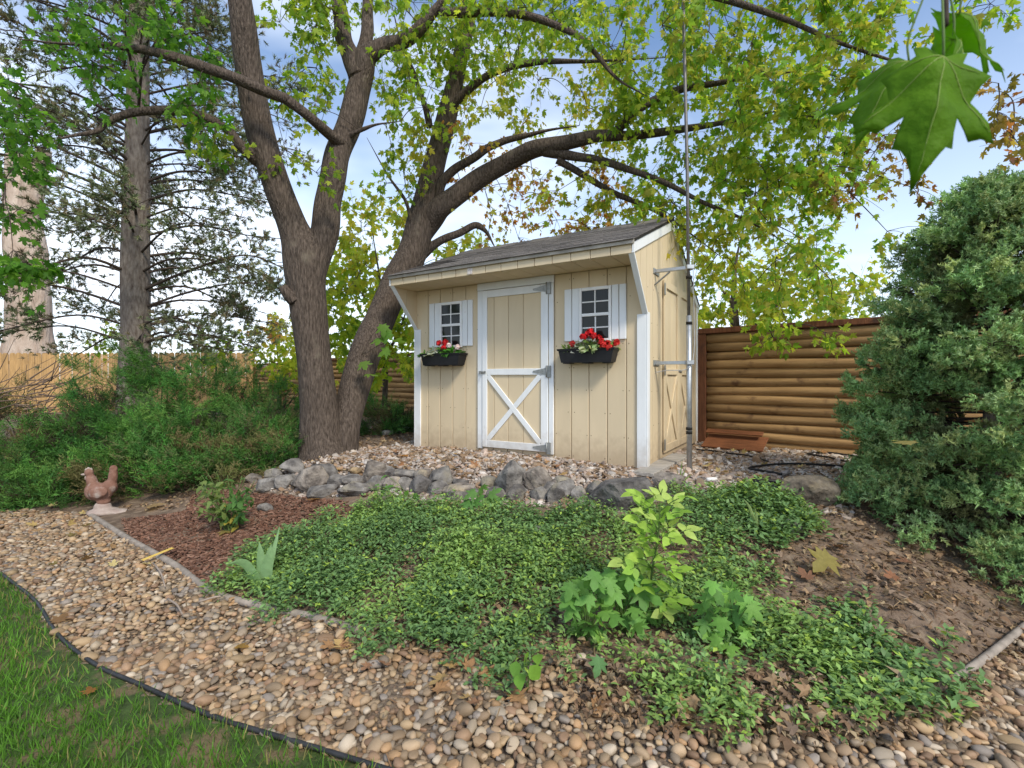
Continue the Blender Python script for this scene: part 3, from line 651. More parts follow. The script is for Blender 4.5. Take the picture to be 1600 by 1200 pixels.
mb = MB(); tube(mb, [q0 + (0, 0, .05), .5 * (q0 + q1) + (0, 0, .055), q1 + (0, 0, .05)], [.045, .05, .05], 9, rough=.05); mb.build('round_pole', M_wood_old, o)

# ------------------------------------------------------------------ edging strips
M_edgeg = M('grey_edging', (.27, .23, .19), rough=.85, sc=8, var=.35, bump=.3, bsc=40)
M_edgeb = M('black_edging', (.03, .03, .032), rough=.5, sc=14, var=.4, bump=.15)
def edging(name, pix, r, m, label, lift=.01, dz=.0):
    q = np.array([onG(*p) for p in pix]) + (0, 0, lift); o = tag(None or MBtube(name, spline(q, 8), r, m), label, 'edging', 'garden edging strips'); return o
def MBtube(name, pts, r, m):
    mb = MB(); tube(mb, pts, r, 8, rough=.05); return mb.build(name, m, loc=tuple(pts[0]))
edging('bed_edging', BED_E[:6] + [(560, 990)], .024, M_edgeg, 'grey rounded edging between red mulch and river rock', .018)
edging('lawn_edging', LAWN_E[2:], .010, M_edgeb, 'black edging strip between lawn and river rock', .014)
edging('bed_edging', [(1440, 1098), (1500, 1062), (1545, 1030), (1600, 985), (1650, 945)], .018, M_edgeg, 'grey edging piece at the bed corner beside the spruce', .02)

# ------------------------------------------------------------------ stones
def ico(sub):
    bm = bmesh.new(); bmesh.ops.create_icosphere(bm, subdivisions=sub, radius=1); V = np.array([v.co[:] for v in bm.verts]); Fa = np.array([[v.index for v in f.verts] for f in bm.faces]); bm.free(); return V, Fa
I1, I2, I3 = ico(1), ico(2), ico(3)
def rock(seed, cuts=9, base=I3, nz=.05):
    r_ = np.random.default_rng(seed); V, Fa = base; V = V.copy()
    for _ in range(cuts):
        n_ = unit(r_.normal(size=3)); d_ = r_.uniform(.55, .86); V -= n_ * np.maximum(0, V @ n_ - d_)[:, None] * .95
    ph = r_.uniform(0, 6, (6, 3))
    k = sum(np.sin(V @ unit(r_.normal(size=3)) * f + r_.uniform(0, 6)) / f for f in (3, 5, 8, 13, 19)); V *= (1 + nz * 3 * k)[:, None]
    m = np.abs(V).max(0); return V / m, Fa
M_stone = M('field_stone', (.08, .072, .066), rough=.9, sc=8, c2=(.27, .25, .225), bump=.7, bsc=16, objvar=.2, detail=10, dist=.05, stain=((.26, .23, .17), 5, .56), objcol=True, ramp=(.36, .64))
STN = []
for (x, y, wd, ht) in [(45, 310, 75, 50), (140, 290, 85, 65), (245, 255, 115, 70), (110, 352, 125, 62), (200, 330, 95, 75), (315, 322, 175, 115), (395, 280, 135, 75), (380, 390, 130, 60), (540, 275, 64, 38), (525, 318, 115, 60), (620, 282, 115, 105), (640, 348, 105, 75), (530, 388, 140, 65), (692, 280, 84, 66), (765, 287, 125, 55), (862, 302, 80, 75), (850, 355, 90, 95), (960, 312, 118, 95), (930, 375, 105, 66), (1040, 337, 86, 55), (1030, 384, 155, 75), (1030, 424, 120, 55), (1175, 340, 80, 66), (1285, 325, 135, 150), (1315, 410, 92, 84), (1415, 322, 135, 112), (1540, 332, 125, 66), (1540, 382, 120, 84), (1508, 412, 84, 75), (455, 330, 90, 60), (720, 355, 90, 70), (1110, 400, 80, 60), (1220, 400, 90, 60), (1435, 400, 100, 70), (780, 345, 80, 60)]:
    STN.append((x / 3.077 + 380, y / 3.077 + 640, wd / 3.077, ht / 3.077))
for (x, y, wd, ht) in [(60, 130, 95, 52), (85, 178, 125, 75), (152, 190, 66, 66), (212, 168, 75, 88), (330, 200, 245, 130), (545, 140, 135, 100), (20, 170, 70, 70), (262, 150, 60, 50), (430, 165, 80, 50)]:
    STN.append((x / 2.728 + 850, y / 2.728 + 700, wd / 2.728, ht / 2.728))
wall_d = np.array([(395, 5.0), (480, 4.72), (560, 4.62), (700, 4.42), (800, 4.2), (900, 3.98), (970, 3.80), (1060, 4.05)])
sw_o = empty('stone_wall', onG(760, 785), 0, label='low dry stacked wall of grey field stones in front of the shed', cat='stone wall')
ox = np.array(sw_o.location)
for i, (px, py, wp, hp) in enumerate(STN):
    d = np.interp(px, wall_d[:, 0], wall_d[:, 1]); zbase = None
    g_ = onG(px, py + hp / 2); dz = (785 - py) / 785.0
    base_py = np.interp(px, [395, 480, 700, 900, 970, 1060], [765, 772, 780, 790, 798, 775])
    d = .25 * d + .75 * float(onG(px, py + hp * .46)[1])
    p = P(px, py, d); rx = wp / 2 / F * d; rzr = hp / 2 / F * d; ry = min(max(.5 * (rx + rzr), .07), .2)
    gl = float(gz(p[0], p[1])); V, Fa = rock(100 + i, 14, nz=.06); 
    if p[2] - rzr > gl - .01: p[2] -= min(.05, p[2] - rzr - gl + .02)
    mb = MB(); mb.add(V * (rx * 1.2, ry, rzr * 1.22), [Fa], smooth=False)
    tint = (1, 1, 1)
    if i == 8: tint = (1.9, 1.5, .95)
    elif i in (16, 39): tint = (.6, .6, .62)
    elif i % 5 == 0: tint = (1.12, 1.05, .98)
    o = mb.build('stone', M_stone, sw_o); o.location = p + np.array((0, ry * .3, 0)) - ox; o.rotation_euler = (0, 0, R.uniform(-.3, .3)); o.color = (*tint, 1)
def boulder(px, py, wp, hp, label, tint=(1, 1, 1), seed=1, dy=0):
    g_ = onG(px, py + hp * .4); d = g_[1] + dy; rx = wp / 2 / F * d; rzr = hp / 2 / F * d
    V, Fa = rock(seed, 9); mb = MB(); mb.add(V * (rx, max(.6 * rx, rzr), rzr * 1.15), [Fa]); o = mb.build('boulder', M_stone); o.location = (g_[0], d + .4 * rx, float(gz(g_[0], d + .3 * rx)) + rzr * .55); o.color = (*tint, 1)
    tag(o, label, 'boulder', 'loose boulders in the bed')
boulder(1272, 772, 98, 52, 'low mottled boulder between gravel and spruce', (.85, .78, .66), 5)
boulder(840, 833, 26, 24, 'small round grey stone among the groundcover below the shed', (.8, .8, .8), 6)
boulder(1240, 826, 34, 26, 'small grey stone at the right edge of the groundcover', (.8, .8, .85), 7)
boulder(412, 795, 26, 16, 'small grey stone lying on red mulch near the wall end', (1, 1, 1), 8)

# ------------------------------------------------------------------ pebbles of the path
PEBC = np.array([(.42, .31, .20), (.46, .35, .23), (.36, .26, .16), (.34, .28, .21), (.50, .42, .31), (.44, .29, .16), (.30, .20, .13), (.29, .26, .23), (.55, .48, .38), (.42, .32, .21), (.40, .27, .17), (.47, .35, .21)])
M_peb = M('river_rock', (1, 1, 1), rough=.62, var=.18, sc=22, bump=.2, bsc=90, attr=True, detail=6, dist=.01)
M_pebo = M('river_rock_single', (1, 1, 1), rough=.62, var=.2, sc=26, bump=.2, bsc=90, objcol=True, detail=6, dist=.01)
def hexgrid(x0, x1, y0, y1, s):
    a, b = np.meshgrid(np.arange(x0, x1, s), np.arange(y0, y1, s * .87), indexing='ij'); a = a + ((np.arange(a.shape[1]) % 2) * s / 2)[None]
    a = a.ravel() + rng.uniform(-.36, .36, a.size) * s; b = b.ravel() + rng.uniform(-.36, .36, b.size) * s; return a, b
def infov(x, y, m=60):
    px = 800 + F * x / np.maximum(y, .05); return (y > .5) & (px > -m) & (px < 1600 + m)
def proj(x, y, z): return 800 + F * x / y, HZ - F * (z - EYE) / y
ax_, ay_ = hexgrid(-7.2, 6.0, 1.45, 6.2, .034)
ok = ~pip(ax_, ay_, LAWN) & ~pip(ax_, ay_, BED) & infov(ax_, ay_, 330) & (ay_ < 6.2)
bedge = pip(ax_, ay_, BED) & ~pip(ax_, ay_, PAD) & infov(ax_, ay_)
dline = np.min(np.hypot(ax_[:, None] - spline(np.array(bed_line), 6)[None, :, 0], ay_[:, None] - spline(np.array(bed_line), 6)[None, :, 1]), 1)
okb = bedge & (dline < .35) & (rng.random(len(ax_)) < np.clip(.75 - dline * 2.4, 0, 1)) & (ax_ > -1.1) & (ax_ < 1.5)
sel = ok | okb; px_, py_ = ax_[sel], ay_[sel]; n = len(px_)
rad = np.clip(np.exp(rng.normal(math.log(.0172), .30, n)), .009, .034)
asp = np.stack([rng.uniform(.9, 1.5, n), rng.uniform(.75, 1.05, n), rng.uniform(.5, .8, n)], -1)
scl = asp * rad[:, None]; pz_ = gz(px_, py_) + scl[:, 2] * rng.uniform(.25, .95, n)
yaw = rng.uniform(0, 6.28, n); tilt = rng.normal(0, .25, n)
fw = np.stack([np.cos(yaw), np.sin(yaw), np.sin(tilt)], -1); rot = frames(fw, np.tile((0, 0, 1.0), (n, 1)) + rng.normal(size=(n, 3)) * .25)
pc_ = PEBC[rng.integers(0, len(PEBC), n)] * rng.uniform(.55, 1.05, (n, 1)) * (1.04, .98, .92)
def pebform(seed, base):
    V, Fa = base; r_ = np.random.default_rng(seed); V = V.copy()
    for _ in range(3 if seed % 2 else 7):
        n_ = unit(r_.normal(size=3)); V -= n_ * np.maximum(0, V @ n_ - r_.uniform(.5, .85))[:, None] * (.7 if seed % 2 else .95)
    V *= (1 + .06 * np.sin(V @ r_.normal(size=3) * 3))[:, None]; return V / np.abs(V).max(0), Fa
forms = [pebform(s, I2) for s in range(6)]; forms_lo = [pebform(s, I1) for s in range(6)]
qx, qy = proj(px_, py_, pz_); vis = (qx > 5) & (qx < 1595) & (qy < 1195)
size = np.where(vis, rad / py_, 0); order = np.argsort(-size)[:300]; big = np.zeros(n, bool); big[order] = True
pebm = []
for V, Fa in forms:
    mb = MB(); mb.add(V, [Fa], smooth=True); pebm.append(mb.mesh('pebble', M_pebo))
gpth = GROUND['gravel_path']
for k in order:
    o = link('pebble', pebm[k % 6], gpth, (px_[k], py_[k], pz_[k]), None, tuple(scl[k]), tuple(pc_[k])); o.rotation_euler = Matrix(rot[k].tolist()).to_euler()
mb = MB(); fid = rng.integers(0, 6, n)
for k in range(6):
    for lo in (0, 1):
        s = (fid == k) & ~big & ((py_ > 2.6) == bool(lo)); fm = (forms_lo if lo else forms)[k]
        scatter(mb, fm[0], fm[1], np.stack([px_, py_, pz_], -1)[s], rot[s], scl[s], pc_[s], smooth=True)
tag(mb.build('pebbles', M_peb, gpth), kind='stuff')
# pad gravel: small angular chips, tan, grey and pinkish
ax_, ay_ = hexgrid(-3.2, 5.6, 3.6, 9.0, .042); sel = pip(ax_, ay_, PAD) & infov(ax_, ay_)
shx = (ax_ - SO[0]) * sxv[0] + (ay_ - SO[1]) * sxv[1]; shy = (ax_ - SO[0]) * syv[0] + (ay_ - SO[1]) * syv[1]
sel &= ~((shx > -W) & (shx < 0) & (shy > .1) & (shy < D))
gx_, gy_ = ax_[sel], ay_[sel]; n = len(gx_); rad = np.exp(rng.normal(math.log(.0225), .3, n)); scl = np.stack([rng.uniform(.9, 1.6, n), rng.uniform(.7, 1.0, n), rng.uniform(.35, .7, n)], -1) * rad[:, None]
yaw = rng.uniform(0, 6.28, n); rot = frames(np.stack([np.cos(yaw), np.sin(yaw), rng.normal(0, .3, n)], -1), np.tile((0, 0, 1.0), (n, 1)) + rng.normal(size=(n, 3)) * .35)
GC = np.array([(.42, .34, .27), (.50, .43, .36), (.36, .30, .26), (.30, .22, .15), (.48, .37, .30), (.26, .17, .10), (.55, .50, .45), (.38, .25, .15)])
mb = MB(); gc_ = GC[rng.integers(0, len(GC), n)] * rng.uniform(.6, 1.15, (n, 1)); pos = np.stack([gx_, gy_, gz(gx_, gy_) + scl[:, 2] * .5], -1)
for k in range(6):
    s = (np.arange(n) % 6) == k; scatter(mb, forms_lo[k][0], forms_lo[k][1], pos[s], rot[s], scl[s], gc_[s])
tag(mb.build('pad_gravel', M_peb, GROUND['gravel_pad']), kind='stuff')

# ------------------------------------------------------------------ rooster statue
rb = onG(157, 803)
rs = empty('hen_statue', rb, math.radians(8), label='weathered terracotta hen statue on a stone base by the junipers', cat='statue')
def blend_mesh(ells, name, mat, vox=.009, parent=None):
    bm = bmesh.new()
    for (c, r, ry) in ells:
        mt = Matrix.Translation(c) @ Matrix.Rotation(ry, 4, 'Y') @ Matrix.Diagonal((*r, 1)); bmesh.ops.create_icosphere(bm, subdivisions=3, radius=1, matrix=mt)
    me = bpy.data.meshes.new(name); bm.to_mesh(me); bm.free(); o = bpy.data.objects.new(name, me); C.objects.link(o)
    md = o.modifiers.new('r', 'REMESH'); md.mode = 'VOXEL'; md.voxel_size = vox; md2 = o.modifiers.new('s', 'SMOOTH'); md2.iterations = 6; md2.factor = .5
    dg = bpy.context.evaluated_depsgraph_get(); m2 = bpy.data.meshes.new_from_object(o.evaluated_get(dg)); o.modifiers.clear(); o.data = m2
    m2.materials.clear(); m2.materials.append(mat)
    for p in m2.polygons: p.use_smooth = True
    o.parent = parent; return o
M_terra = M('terracotta', (.16, .075, .05), rough=.85, sc=13, c2=(.27, .155, .115), bump=.35, bsc=50, stain=((.36, .29, .25), 9, .56), detail=7)
M_terrab = M('pale_cement', (.30, .22, .19), rough=.9, sc=12, c2=(.42, .36, .31), bump=.4, bsc=50)
blend_mesh([((.0, 0, .225), (.115, .085, .092), .1), ((-.06, 0, .235), (.08, .074, .095), 0), ((-.078, 0, .335), (.048, .045, .085), -.3), ((-.105, 0, .425), (.042, .036, .042), 0), ((.085, 0, .28), (.07, .05, .07), .6), ((.115, 0, .375), (.044, .034, .10), .08), ((.12, 0, .452), (.04, .03, .045), 0), ((.03, 0, .13), (.06, .06, .05), 0)], 'body', M_terra, .010, rs)
mb = MB(); V, Fa = I2; mb.add(V * (.03, .012, .012) + (-.152, 0, .405), [Fa], smooth=True); mb.build('beak', M_terrab, rs)
mb = MB()
for (x, z, r) in ((-.13, .452, .014), (-.11, .462, .016), (-.088, .455, .015)): mb.add(V * (r, .009, r * 1.1) + (x, 0, z), [Fa], smooth=True)
mb.build('comb', M_terrab, rs)
mb = MB()
for dx in (0, .016): mb.add(V * (.012, .009, .024) + (-.135 + dx, 0, .368), [Fa], smooth=True)
mb.build('wattle', M_terra, rs)
for sy in (-1, 1):
    mb = MB(); mb.add(V * (.095, .018, .06) @ np.array(Matrix.Rotation(-.2, 3, 'Y')).T + (.025, sy * .08, .235), [Fa], smooth=True); mb.build('wing', M_terra, rs)
blend_mesh([((.02, 0, .075), (.075, .07, .06), 0), ((.03, 0, .02), (.15, .12, .045), 0), ((.16, .01, .012), (.10, .08, .032), 0)], 'base', M_terrab, .011, rs)
# ------------------------------------------------------------------ leaves and bark
def maple_leaf(detail=True):
    h = [(.04, -.01), (.27, -.10), (.22, .05), (.50, .12), (.34, .26), (.63, .54), (.37, .52), (.18, .45), (.21, .72), (0, 1.0)] if detail else [(.22, -.06), (.46, .13), (.30, .27), (.58, .54), (.19, .46), (0, 1.0)]
    out_ = h + [(-x, y) for x, y in h[-2::-1]]
    V = [(0, .28, 0)] + [(x, y, -.22 * abs(x) ** 1.2 - .16 * y * y + .05 * math.sin(7 * x + 3 * y)) for x, y in out_]
    n = len(out_); Fs = [(0, 1 + i, 1 + (i + 1) % n) for i in range(n)]
    return np.array(V), np.array(Fs)
ML, MLS = maple_leaf(), maple_leaf(False)
M_leaf = M('maple_leaf', (1, 1, 1), rough=.5, var=.12, sc=14, bump=.1, bsc=40, attr=True, transl=.62, spec=.2)
M_leafobj = M('maple_leaf_single', (1, 1, 1), rough=.5, var=.2, sc=9, bump=.15, bsc=30, objcol=True, transl=.62, spec=.2)
M_bark = M('maple_bark', (.050, .037, .028), rough=.92, sc=55, c2=(.145, .112, .088), stretch=(1.0, 1.0, .2), bump=1.0, bsc=60, bstretch=(1.0, 1.0, .17), detail=9, dist=.04, ramp=(.36, .66), stain=((.19, .16, .12), 2.6, .66))
M_twig = M('twig', (.06, .045, .035), rough=.9, sc=20, var=.35, bump=.2)
M_pinebark = M('pine_bark', (.095, .072, .058), rough=.95, sc=18, c2=(.27, .235, .20), stretch=(1, 1, .35), bump=1.0, bsc=24, bstretch=(1, 1, .3), detail=8, dist=.03)
PAL = dict(green=[(.085, .22, .028), (.12, .28, .035), (.17, .34, .045), (.07, .18, .025)],
           lime=[(.24, .38, .04), (.32, .44, .05), (.17, .31, .035), (.40, .47, .06)],
           yel=[(.46, .46, .06), (.56, .50, .07), (.36, .43, .05), (.26, .38, .045), (.40, .48, .06)],
           orange=[(.58, .37, .08), (.55, .27, .07), (.55, .45, .09), (.42, .20, .08), (.42, .42, .08)],
           olive=[(.24, .41, .05), (.33, .46, .06), (.18, .36, .04), (.45, .49, .07), (.40, .40, .07)],
           rust=[(.26, .11, .045), (.32, .20, .06), (.20, .17, .04), (.34, .26, .06)],
           acid=[(.42, .50, .05), (.50, .52, .06), (.33, .45, .05), (.24, .38, .04)])
def limb(mb, spec, sides=12, rough=.06, seed=0, n=8, mat=0):
    """spec rows: px, py, depth, width in photo pixels; returns points, radii"""
    s = np.array(spec, float); pts = np.array([P(*r[:3]) for r in s]); rad = s[:, 3] / 2 / F * s[:, 2] / np.sqrt(1 + ((s[:, 0] - 800) / F) ** 2)
    q = spline(np.concatenate([pts, rad[:, None]], 1), n)
    if s[-1, 3] < 13: kt = min(len(q), 14); q[-kt:, 3] *= np.linspace(1, .25, kt)
    rj = np.random.default_rng(900 + seed + len(q)); ss_ = np.arange(len(q))[:, None]; q[:, :3] += (s[0, 3] < 45) * (s[0, 3] != 24) * np.minimum(q[:, 3:], .10) * np.minimum(1, ss_ / 14) * (.30 * np.sin(ss_ * rj.uniform(.12, .22, 3) + rj.uniform(0, 6, 3)) + .10 * np.sin(ss_ * rj.uniform(.4, .6, 3) + rj.uniform(0, 6, 3)))
    tube(mb, q[:, :3], np.maximum(q[:, 3], .003), sides, mat=mat, rough=rough, seed=seed)
    return q[:, :3], np.maximum(q[:, 3], .003)
def twigs_and_leaves(wood, lim_pts, zones, lsize, leaf_tpl, seg=6):
    """grow twigs from the existing wood to clump centres, leaves along the fine twigs"""
    att = np.array(lim_pts); cen = []; meta = []
    for z in zones:
        x0, y0, x1, y1, d0, d1, nc, nl, sp, pal = z
        for _ in range(nc):
            d = rng.uniform(d0, d1); cen.append(P(rng.uniform(x0, x1), rng.uniform(y0, y1), d)); meta.append((nl, sp, pal))
    cen = np.array(cen); left = list(range(len(cen)))
    best = np.full(len(cen), 1e9); bi = np.zeros(len(cen), int)
    dm = np.linalg.norm(cen[:, None] - att[None], axis=-1); best = dm.min(1); bi = dm.argmin(1)
    LP, LF, LN, LC, LS = [], [], [], [], []
    while left:
        k = min(left, key=lambda i: best[i]); left.remove(k)
        a = att[bi[k]]; c = cen[k]; L_ = np.linalg.norm(c - a)
        mid = .5 * (a + c) + np.array((0, 0, .10 * L_)) + rng.normal(size=3) * .07 * L_
        q = spline([a, mid, c], 5); r0 = min(.004 + .006 * L_, .018)
        tube(wood, q, np.linspace(r0, .0035, len(q)), 4, mat=1, cap=False)
        new = q[2:]; att = np.vstack([att, new])
        if left:
            li = np.array(left); dd = np.linalg.norm(cen[li][:, None] - new[None], axis=-1); m = dd.min(1); upd = m < best[li]
            best[li[upd]] = m[upd]; bi[li[upd]] = (len(att) - len(new)) + dd.argmin(1)[upd]
        nl, sp, pal = meta[k]; out_ = unit(c - a)
        ns = 5
        for s in range(ns):
            dv_ = unit(out_ * .55 + rng.normal(size=3) * .75 + np.array((0, 0, -.12))); ln = sp * rng.uniform(.6, 1.25)
            e_ = c + dv_ * ln + np.array((0, 0, -.12 * ln)); m2 = .5 * (c + e_) + np.array((0, 0, .07 * ln)); qq = spline([c, m2, e_], 3)
            tube(wood, qq, np.linspace(.0035, .0015, len(qq)), 3, mat=1, cap=False)
            nn = max(1, nl // ns); t = rng.uniform(.15, 1.05, nn); i0 = np.clip((t * (len(qq) - 1)).astype(int), 0, len(qq) - 2); fr_ = (t * (len(qq) - 1) - i0)[:, None]
            base = qq[i0] * (1 - fr_) + qq[i0 + 1] * fr_
            pet = rdir(nn) * .6 + dv_ * .4 + np.array((0, 0, -.25)); pet = unit(pet) * rng.uniform(.04, .12, (nn, 1)) * (lsize / .12)
            LP.append(base + pet); LF.append(unit(pet) * .7 + np.array((0, 0, -.45)) + rng.normal(size=(nn, 3)) * .35)
            LN.append(np.array((0, 0, .55)) + rng.normal(size=(nn, 3)) * .6)
            pc2 = np.array(PAL[pal]); LC.append(pc2[rng.integers(0, len(pc2), nn)] * rng.uniform(.75, 1.2, (nn, 1))); LS.append(lsize * rng.uniform(.6, 1.15, nn))
    return np.vstack(LP), np.vstack(LF), np.vstack(LN), np.vstack(LC), np.concatenate(LS)
leaf_shared = None
def finish_leaves(tree, data, tpl, nobj, name='leaf', origin=(0, 0, 0)):
    global leaf_shared
    LP, LF, LN, LC, LS = data; rot = frames(LF, LN); keep = np.ones(len(LP), bool); origin = np.array(origin)
    if nobj:
        qx, qy = proj(LP[:, 0], LP[:, 1], LP[:, 2]); face = np.abs((rot[:, :, 2] * unit(LP - np.array((0, 0, EYE)))).sum(1))
        sz = LS / LP[:, 1] * (.25 + face) * ((qx > 0) & (qx < 1600) & (qy > 0) & (qy < 1200)); od = np.argsort(-sz)[:nobj]; keep[od] = False
        if leaf_shared is None:
            m_ = MB(); m_.add(ML[0], [ML[1]], smooth=True); leaf_shared = m_.mesh('leaf', M_leafobj)
        for k in od:
            o = link(name, leaf_shared, tree, tuple(LP[k] - origin), None, (LS[k],) * 3, tuple(LC[k])); o.rotation_euler = Matrix(rot[k].tolist()).to_euler()
    m_ = MB(); scatter(m_, tpl[0], tpl[1], LP[keep], rot[keep], LS[keep], LC[keep], smooth=True)
    tag(m_.build('foliage', M_leaf, tree, origin=origin), kind='stuff')

# ------------------------------------------------------------------ the maple over the shed
base = onG(502, 708); tree = empty('maple_tree', base, 0, label='large multi-stemmed maple arching over the shed', cat='tree')
tk = MB(); pts = []
def add_limb(spec, sides=12, rough=.06, seed=0, keep=True):
    q, r = limb(tk, spec, sides, rough, seed)
    if keep: pts.extend(list(q[len(q) // 3:]))
add_limb([(508, 740, 5.9, 118), (507, 714, 5.9, 88), (503, 690, 5.9, 69), (499, 640, 5.9, 60), (495, 600, 5.9, 58), (486, 520, 5.9, 57), (480, 460, 5.9, 61), (474, 400, 5.9, 64), (456, 350, 5.85, 48), (433, 290, 5.75, 47), (405, 200, 5.65, 46), (388, 100, 5.55, 44), (379, 30, 5.45, 42), (365, -70, 5.3, 37)], 20, .05, 1, False)
add_limb([(482, 450, 5.93, 41), (494, 400, 5.95, 45), (506, 350, 6.0, 43), (521, 295, 6.05, 41), (535, 230, 6.1, 40), (550, 165, 6.15, 38), (562, 115, 6.2, 35), (578, 92, 6.2, 32), (606, 72, 6.2, 23), (640, 52, 6.2, 21), (690, 0, 6.1, 15), (730, -60, 6.0, 10)], 16, .05, 2, False)
add_limb([(561, 122, 6.2, 34), (552, 92, 6.2, 30), (540, 66, 6.25, 27), (528, 20, 6.3, 24), (515, -60, 6.4, 18)], 10, .05, 3)
add_limb([(556, 110, 6.2, 26), (570, 70, 6.35, 22), (574, 30, 6.4, 19), (580, -50, 6.5, 14)], 10, .05, 4)
add_limb([(532, 740, 6.0, 67), (536, 705, 6.02, 49), (541, 670, 6.05, 46), (551, 620, 6.2, 48), (572, 550, 6.4, 50), (593, 500, 6.65, 46), (620, 440, 6.9, 48), (645, 395, 7.0, 47), (658, 345, 7.05, 41), (668, 300, 7.1, 36), (680, 250, 7.1, 35), (696, 190, 7.1, 32), (715, 110, 7.05, 25), (727, 50, 7.0, 23), (738, -50, 6.9, 21)], 18, .05, 5, False)
add_limb([(655, 370, 7.05, 34), (672, 345, 7.05, 36), (700, 316, 7.0, 34), (740, 285, 7.0, 31), (790, 254, 6.9, 28), (850, 231, 6.7, 25), (920, 215, 6.5, 20), (985, 210, 6.3, 15), (1060, 204, 6.1, 12), (1150, 188, 5.9, 8), (1240, 168, 5.7, 4)], 12, .06, 6)
add_limb([(955, 212, 6.35, 14), (985, 185, 6.25, 14), (1012, 164, 6.2, 14), (1060, 141, 6.1, 12), (1120, 130, 6.0, 9), (1200, 116, 5.9, 6), (1300, 108, 5.8, 4)], 8, .05, 7)
add_limb([(850, 236, 6.7, 18), (890, 244, 6.6, 15), (935, 251, 6.4, 13), (990, 265, 6.2, 11), (1050, 290, 6.05, 9), (1110, 322, 5.9, 7), (1180, 352, 5.8, 5), (1260, 400, 5.7, 3)], 8, .05, 8)
add_limb([(870, 250, 6.65, 12), (910, 272, 6.7, 11), (960, 300, 6.7, 9), (1010, 322, 6.6, 8), (1060, 352, 6.5, 6), (1130, 404, 6.4, 4)], 8, .05, 9)
add_limb([(684, 318, 7.05, 16), (690, 290, 7.0, 15), (706, 268, 7.0, 14), (738, 247, 6.95, 13), (768, 228, 6.9, 12), (800, 218, 6.9, 10), (850, 205, 6.8, 7), (905, 196, 6.7, 5)], 8, .05, 10)
add_limb([(660, 398, 7.1, 18), (682, 380, 7.1, 14), (712, 364, 7.1, 12), (742, 351, 7.1, 11), (760, 362, 7.1, 9), (773, 386, 7.1, 7)], 8, .06, 11, False)
add_limb([(538, 225, 6.08, 26), (520, 214, 5.9, 20), (490, 192, 5.6, 17), (455, 164, 5.4, 17), (430, 149, 5.3, 18), (370, 120, 5.15, 20), (310, 98, 5.1, 20), (250, 84, 5.05, 17), (185, 74, 5.0, 13), (110, 70, 4.9, 9), (20, 60, 4.8, 6)], 10, .06, 12)
add_limb([(420, 262, 5.75, 26), (392, 240, 5.6, 22), (374, 219, 5.5, 18), (345, 196, 5.4, 16), (300, 178, 5.3, 16), (250, 174, 5.2, 16), (205, 178, 5.1, 15), (170, 190, 5.05, 12), (150, 204, 5.0, 10), (100, 215, 4.8, 6), (30, 240, 4.5, 4)], 10, .06, 13)
add_limb([(388, 236, 5.45, 16), (379, 238, 5.42, 17)], 8, .03, 14, False)
add_limb([(672, 200, 7.1, 12), (664, 165, 7.0, 9), (650, 120, 6.9, 7), (628, 72, 6.8, 6), (610, 0, 6.7, 4)], 6, .05, 15)
add_limb([(540, 215, 6.05, 10), (563, 203, 6.0, 7), (590, 195, 5.95, 5), (625, 190, 5.9, 4)], 6, .05, 16)
add_limb([(648, 385, 7.0, 10), (641, 340, 6.9, 7), (634, 312, 6.8, 6), (605, 272, 6.7, 5), (573, 215, 6.6, 3)], 6, .05, 17)
add_limb([(460, 470, 5.75, 24), (447, 456, 5.7, 18), (443, 448, 5.7, 14)], 8, .1, 18, False)
add_limb([(700, 170, 7.05, 14), (760, 120, 6.8, 11), (840, 95, 6.5, 9), (930, 95, 6.2, 7), (1040, 90, 6.0, 5)], 6, .05, 19)
add_limb([(690, 20, 6.1, 16), (800, 20, 5.9, 12), (900, 55, 5.7, 9), (960, 120, 5.6, 7), (1010, 150, 5.5, 5)], 6, .05, 20)
add_limb([(738, -40, 6.9, 24), (880, -30, 6.2, 18), (1050, -20, 5.5, 14), (1200, 20, 5.1, 10), (1320, 70, 4.9, 7), (1450, 110, 4.8, 5), (1560, 130, 4.7, 3)], 8, .05, 21)
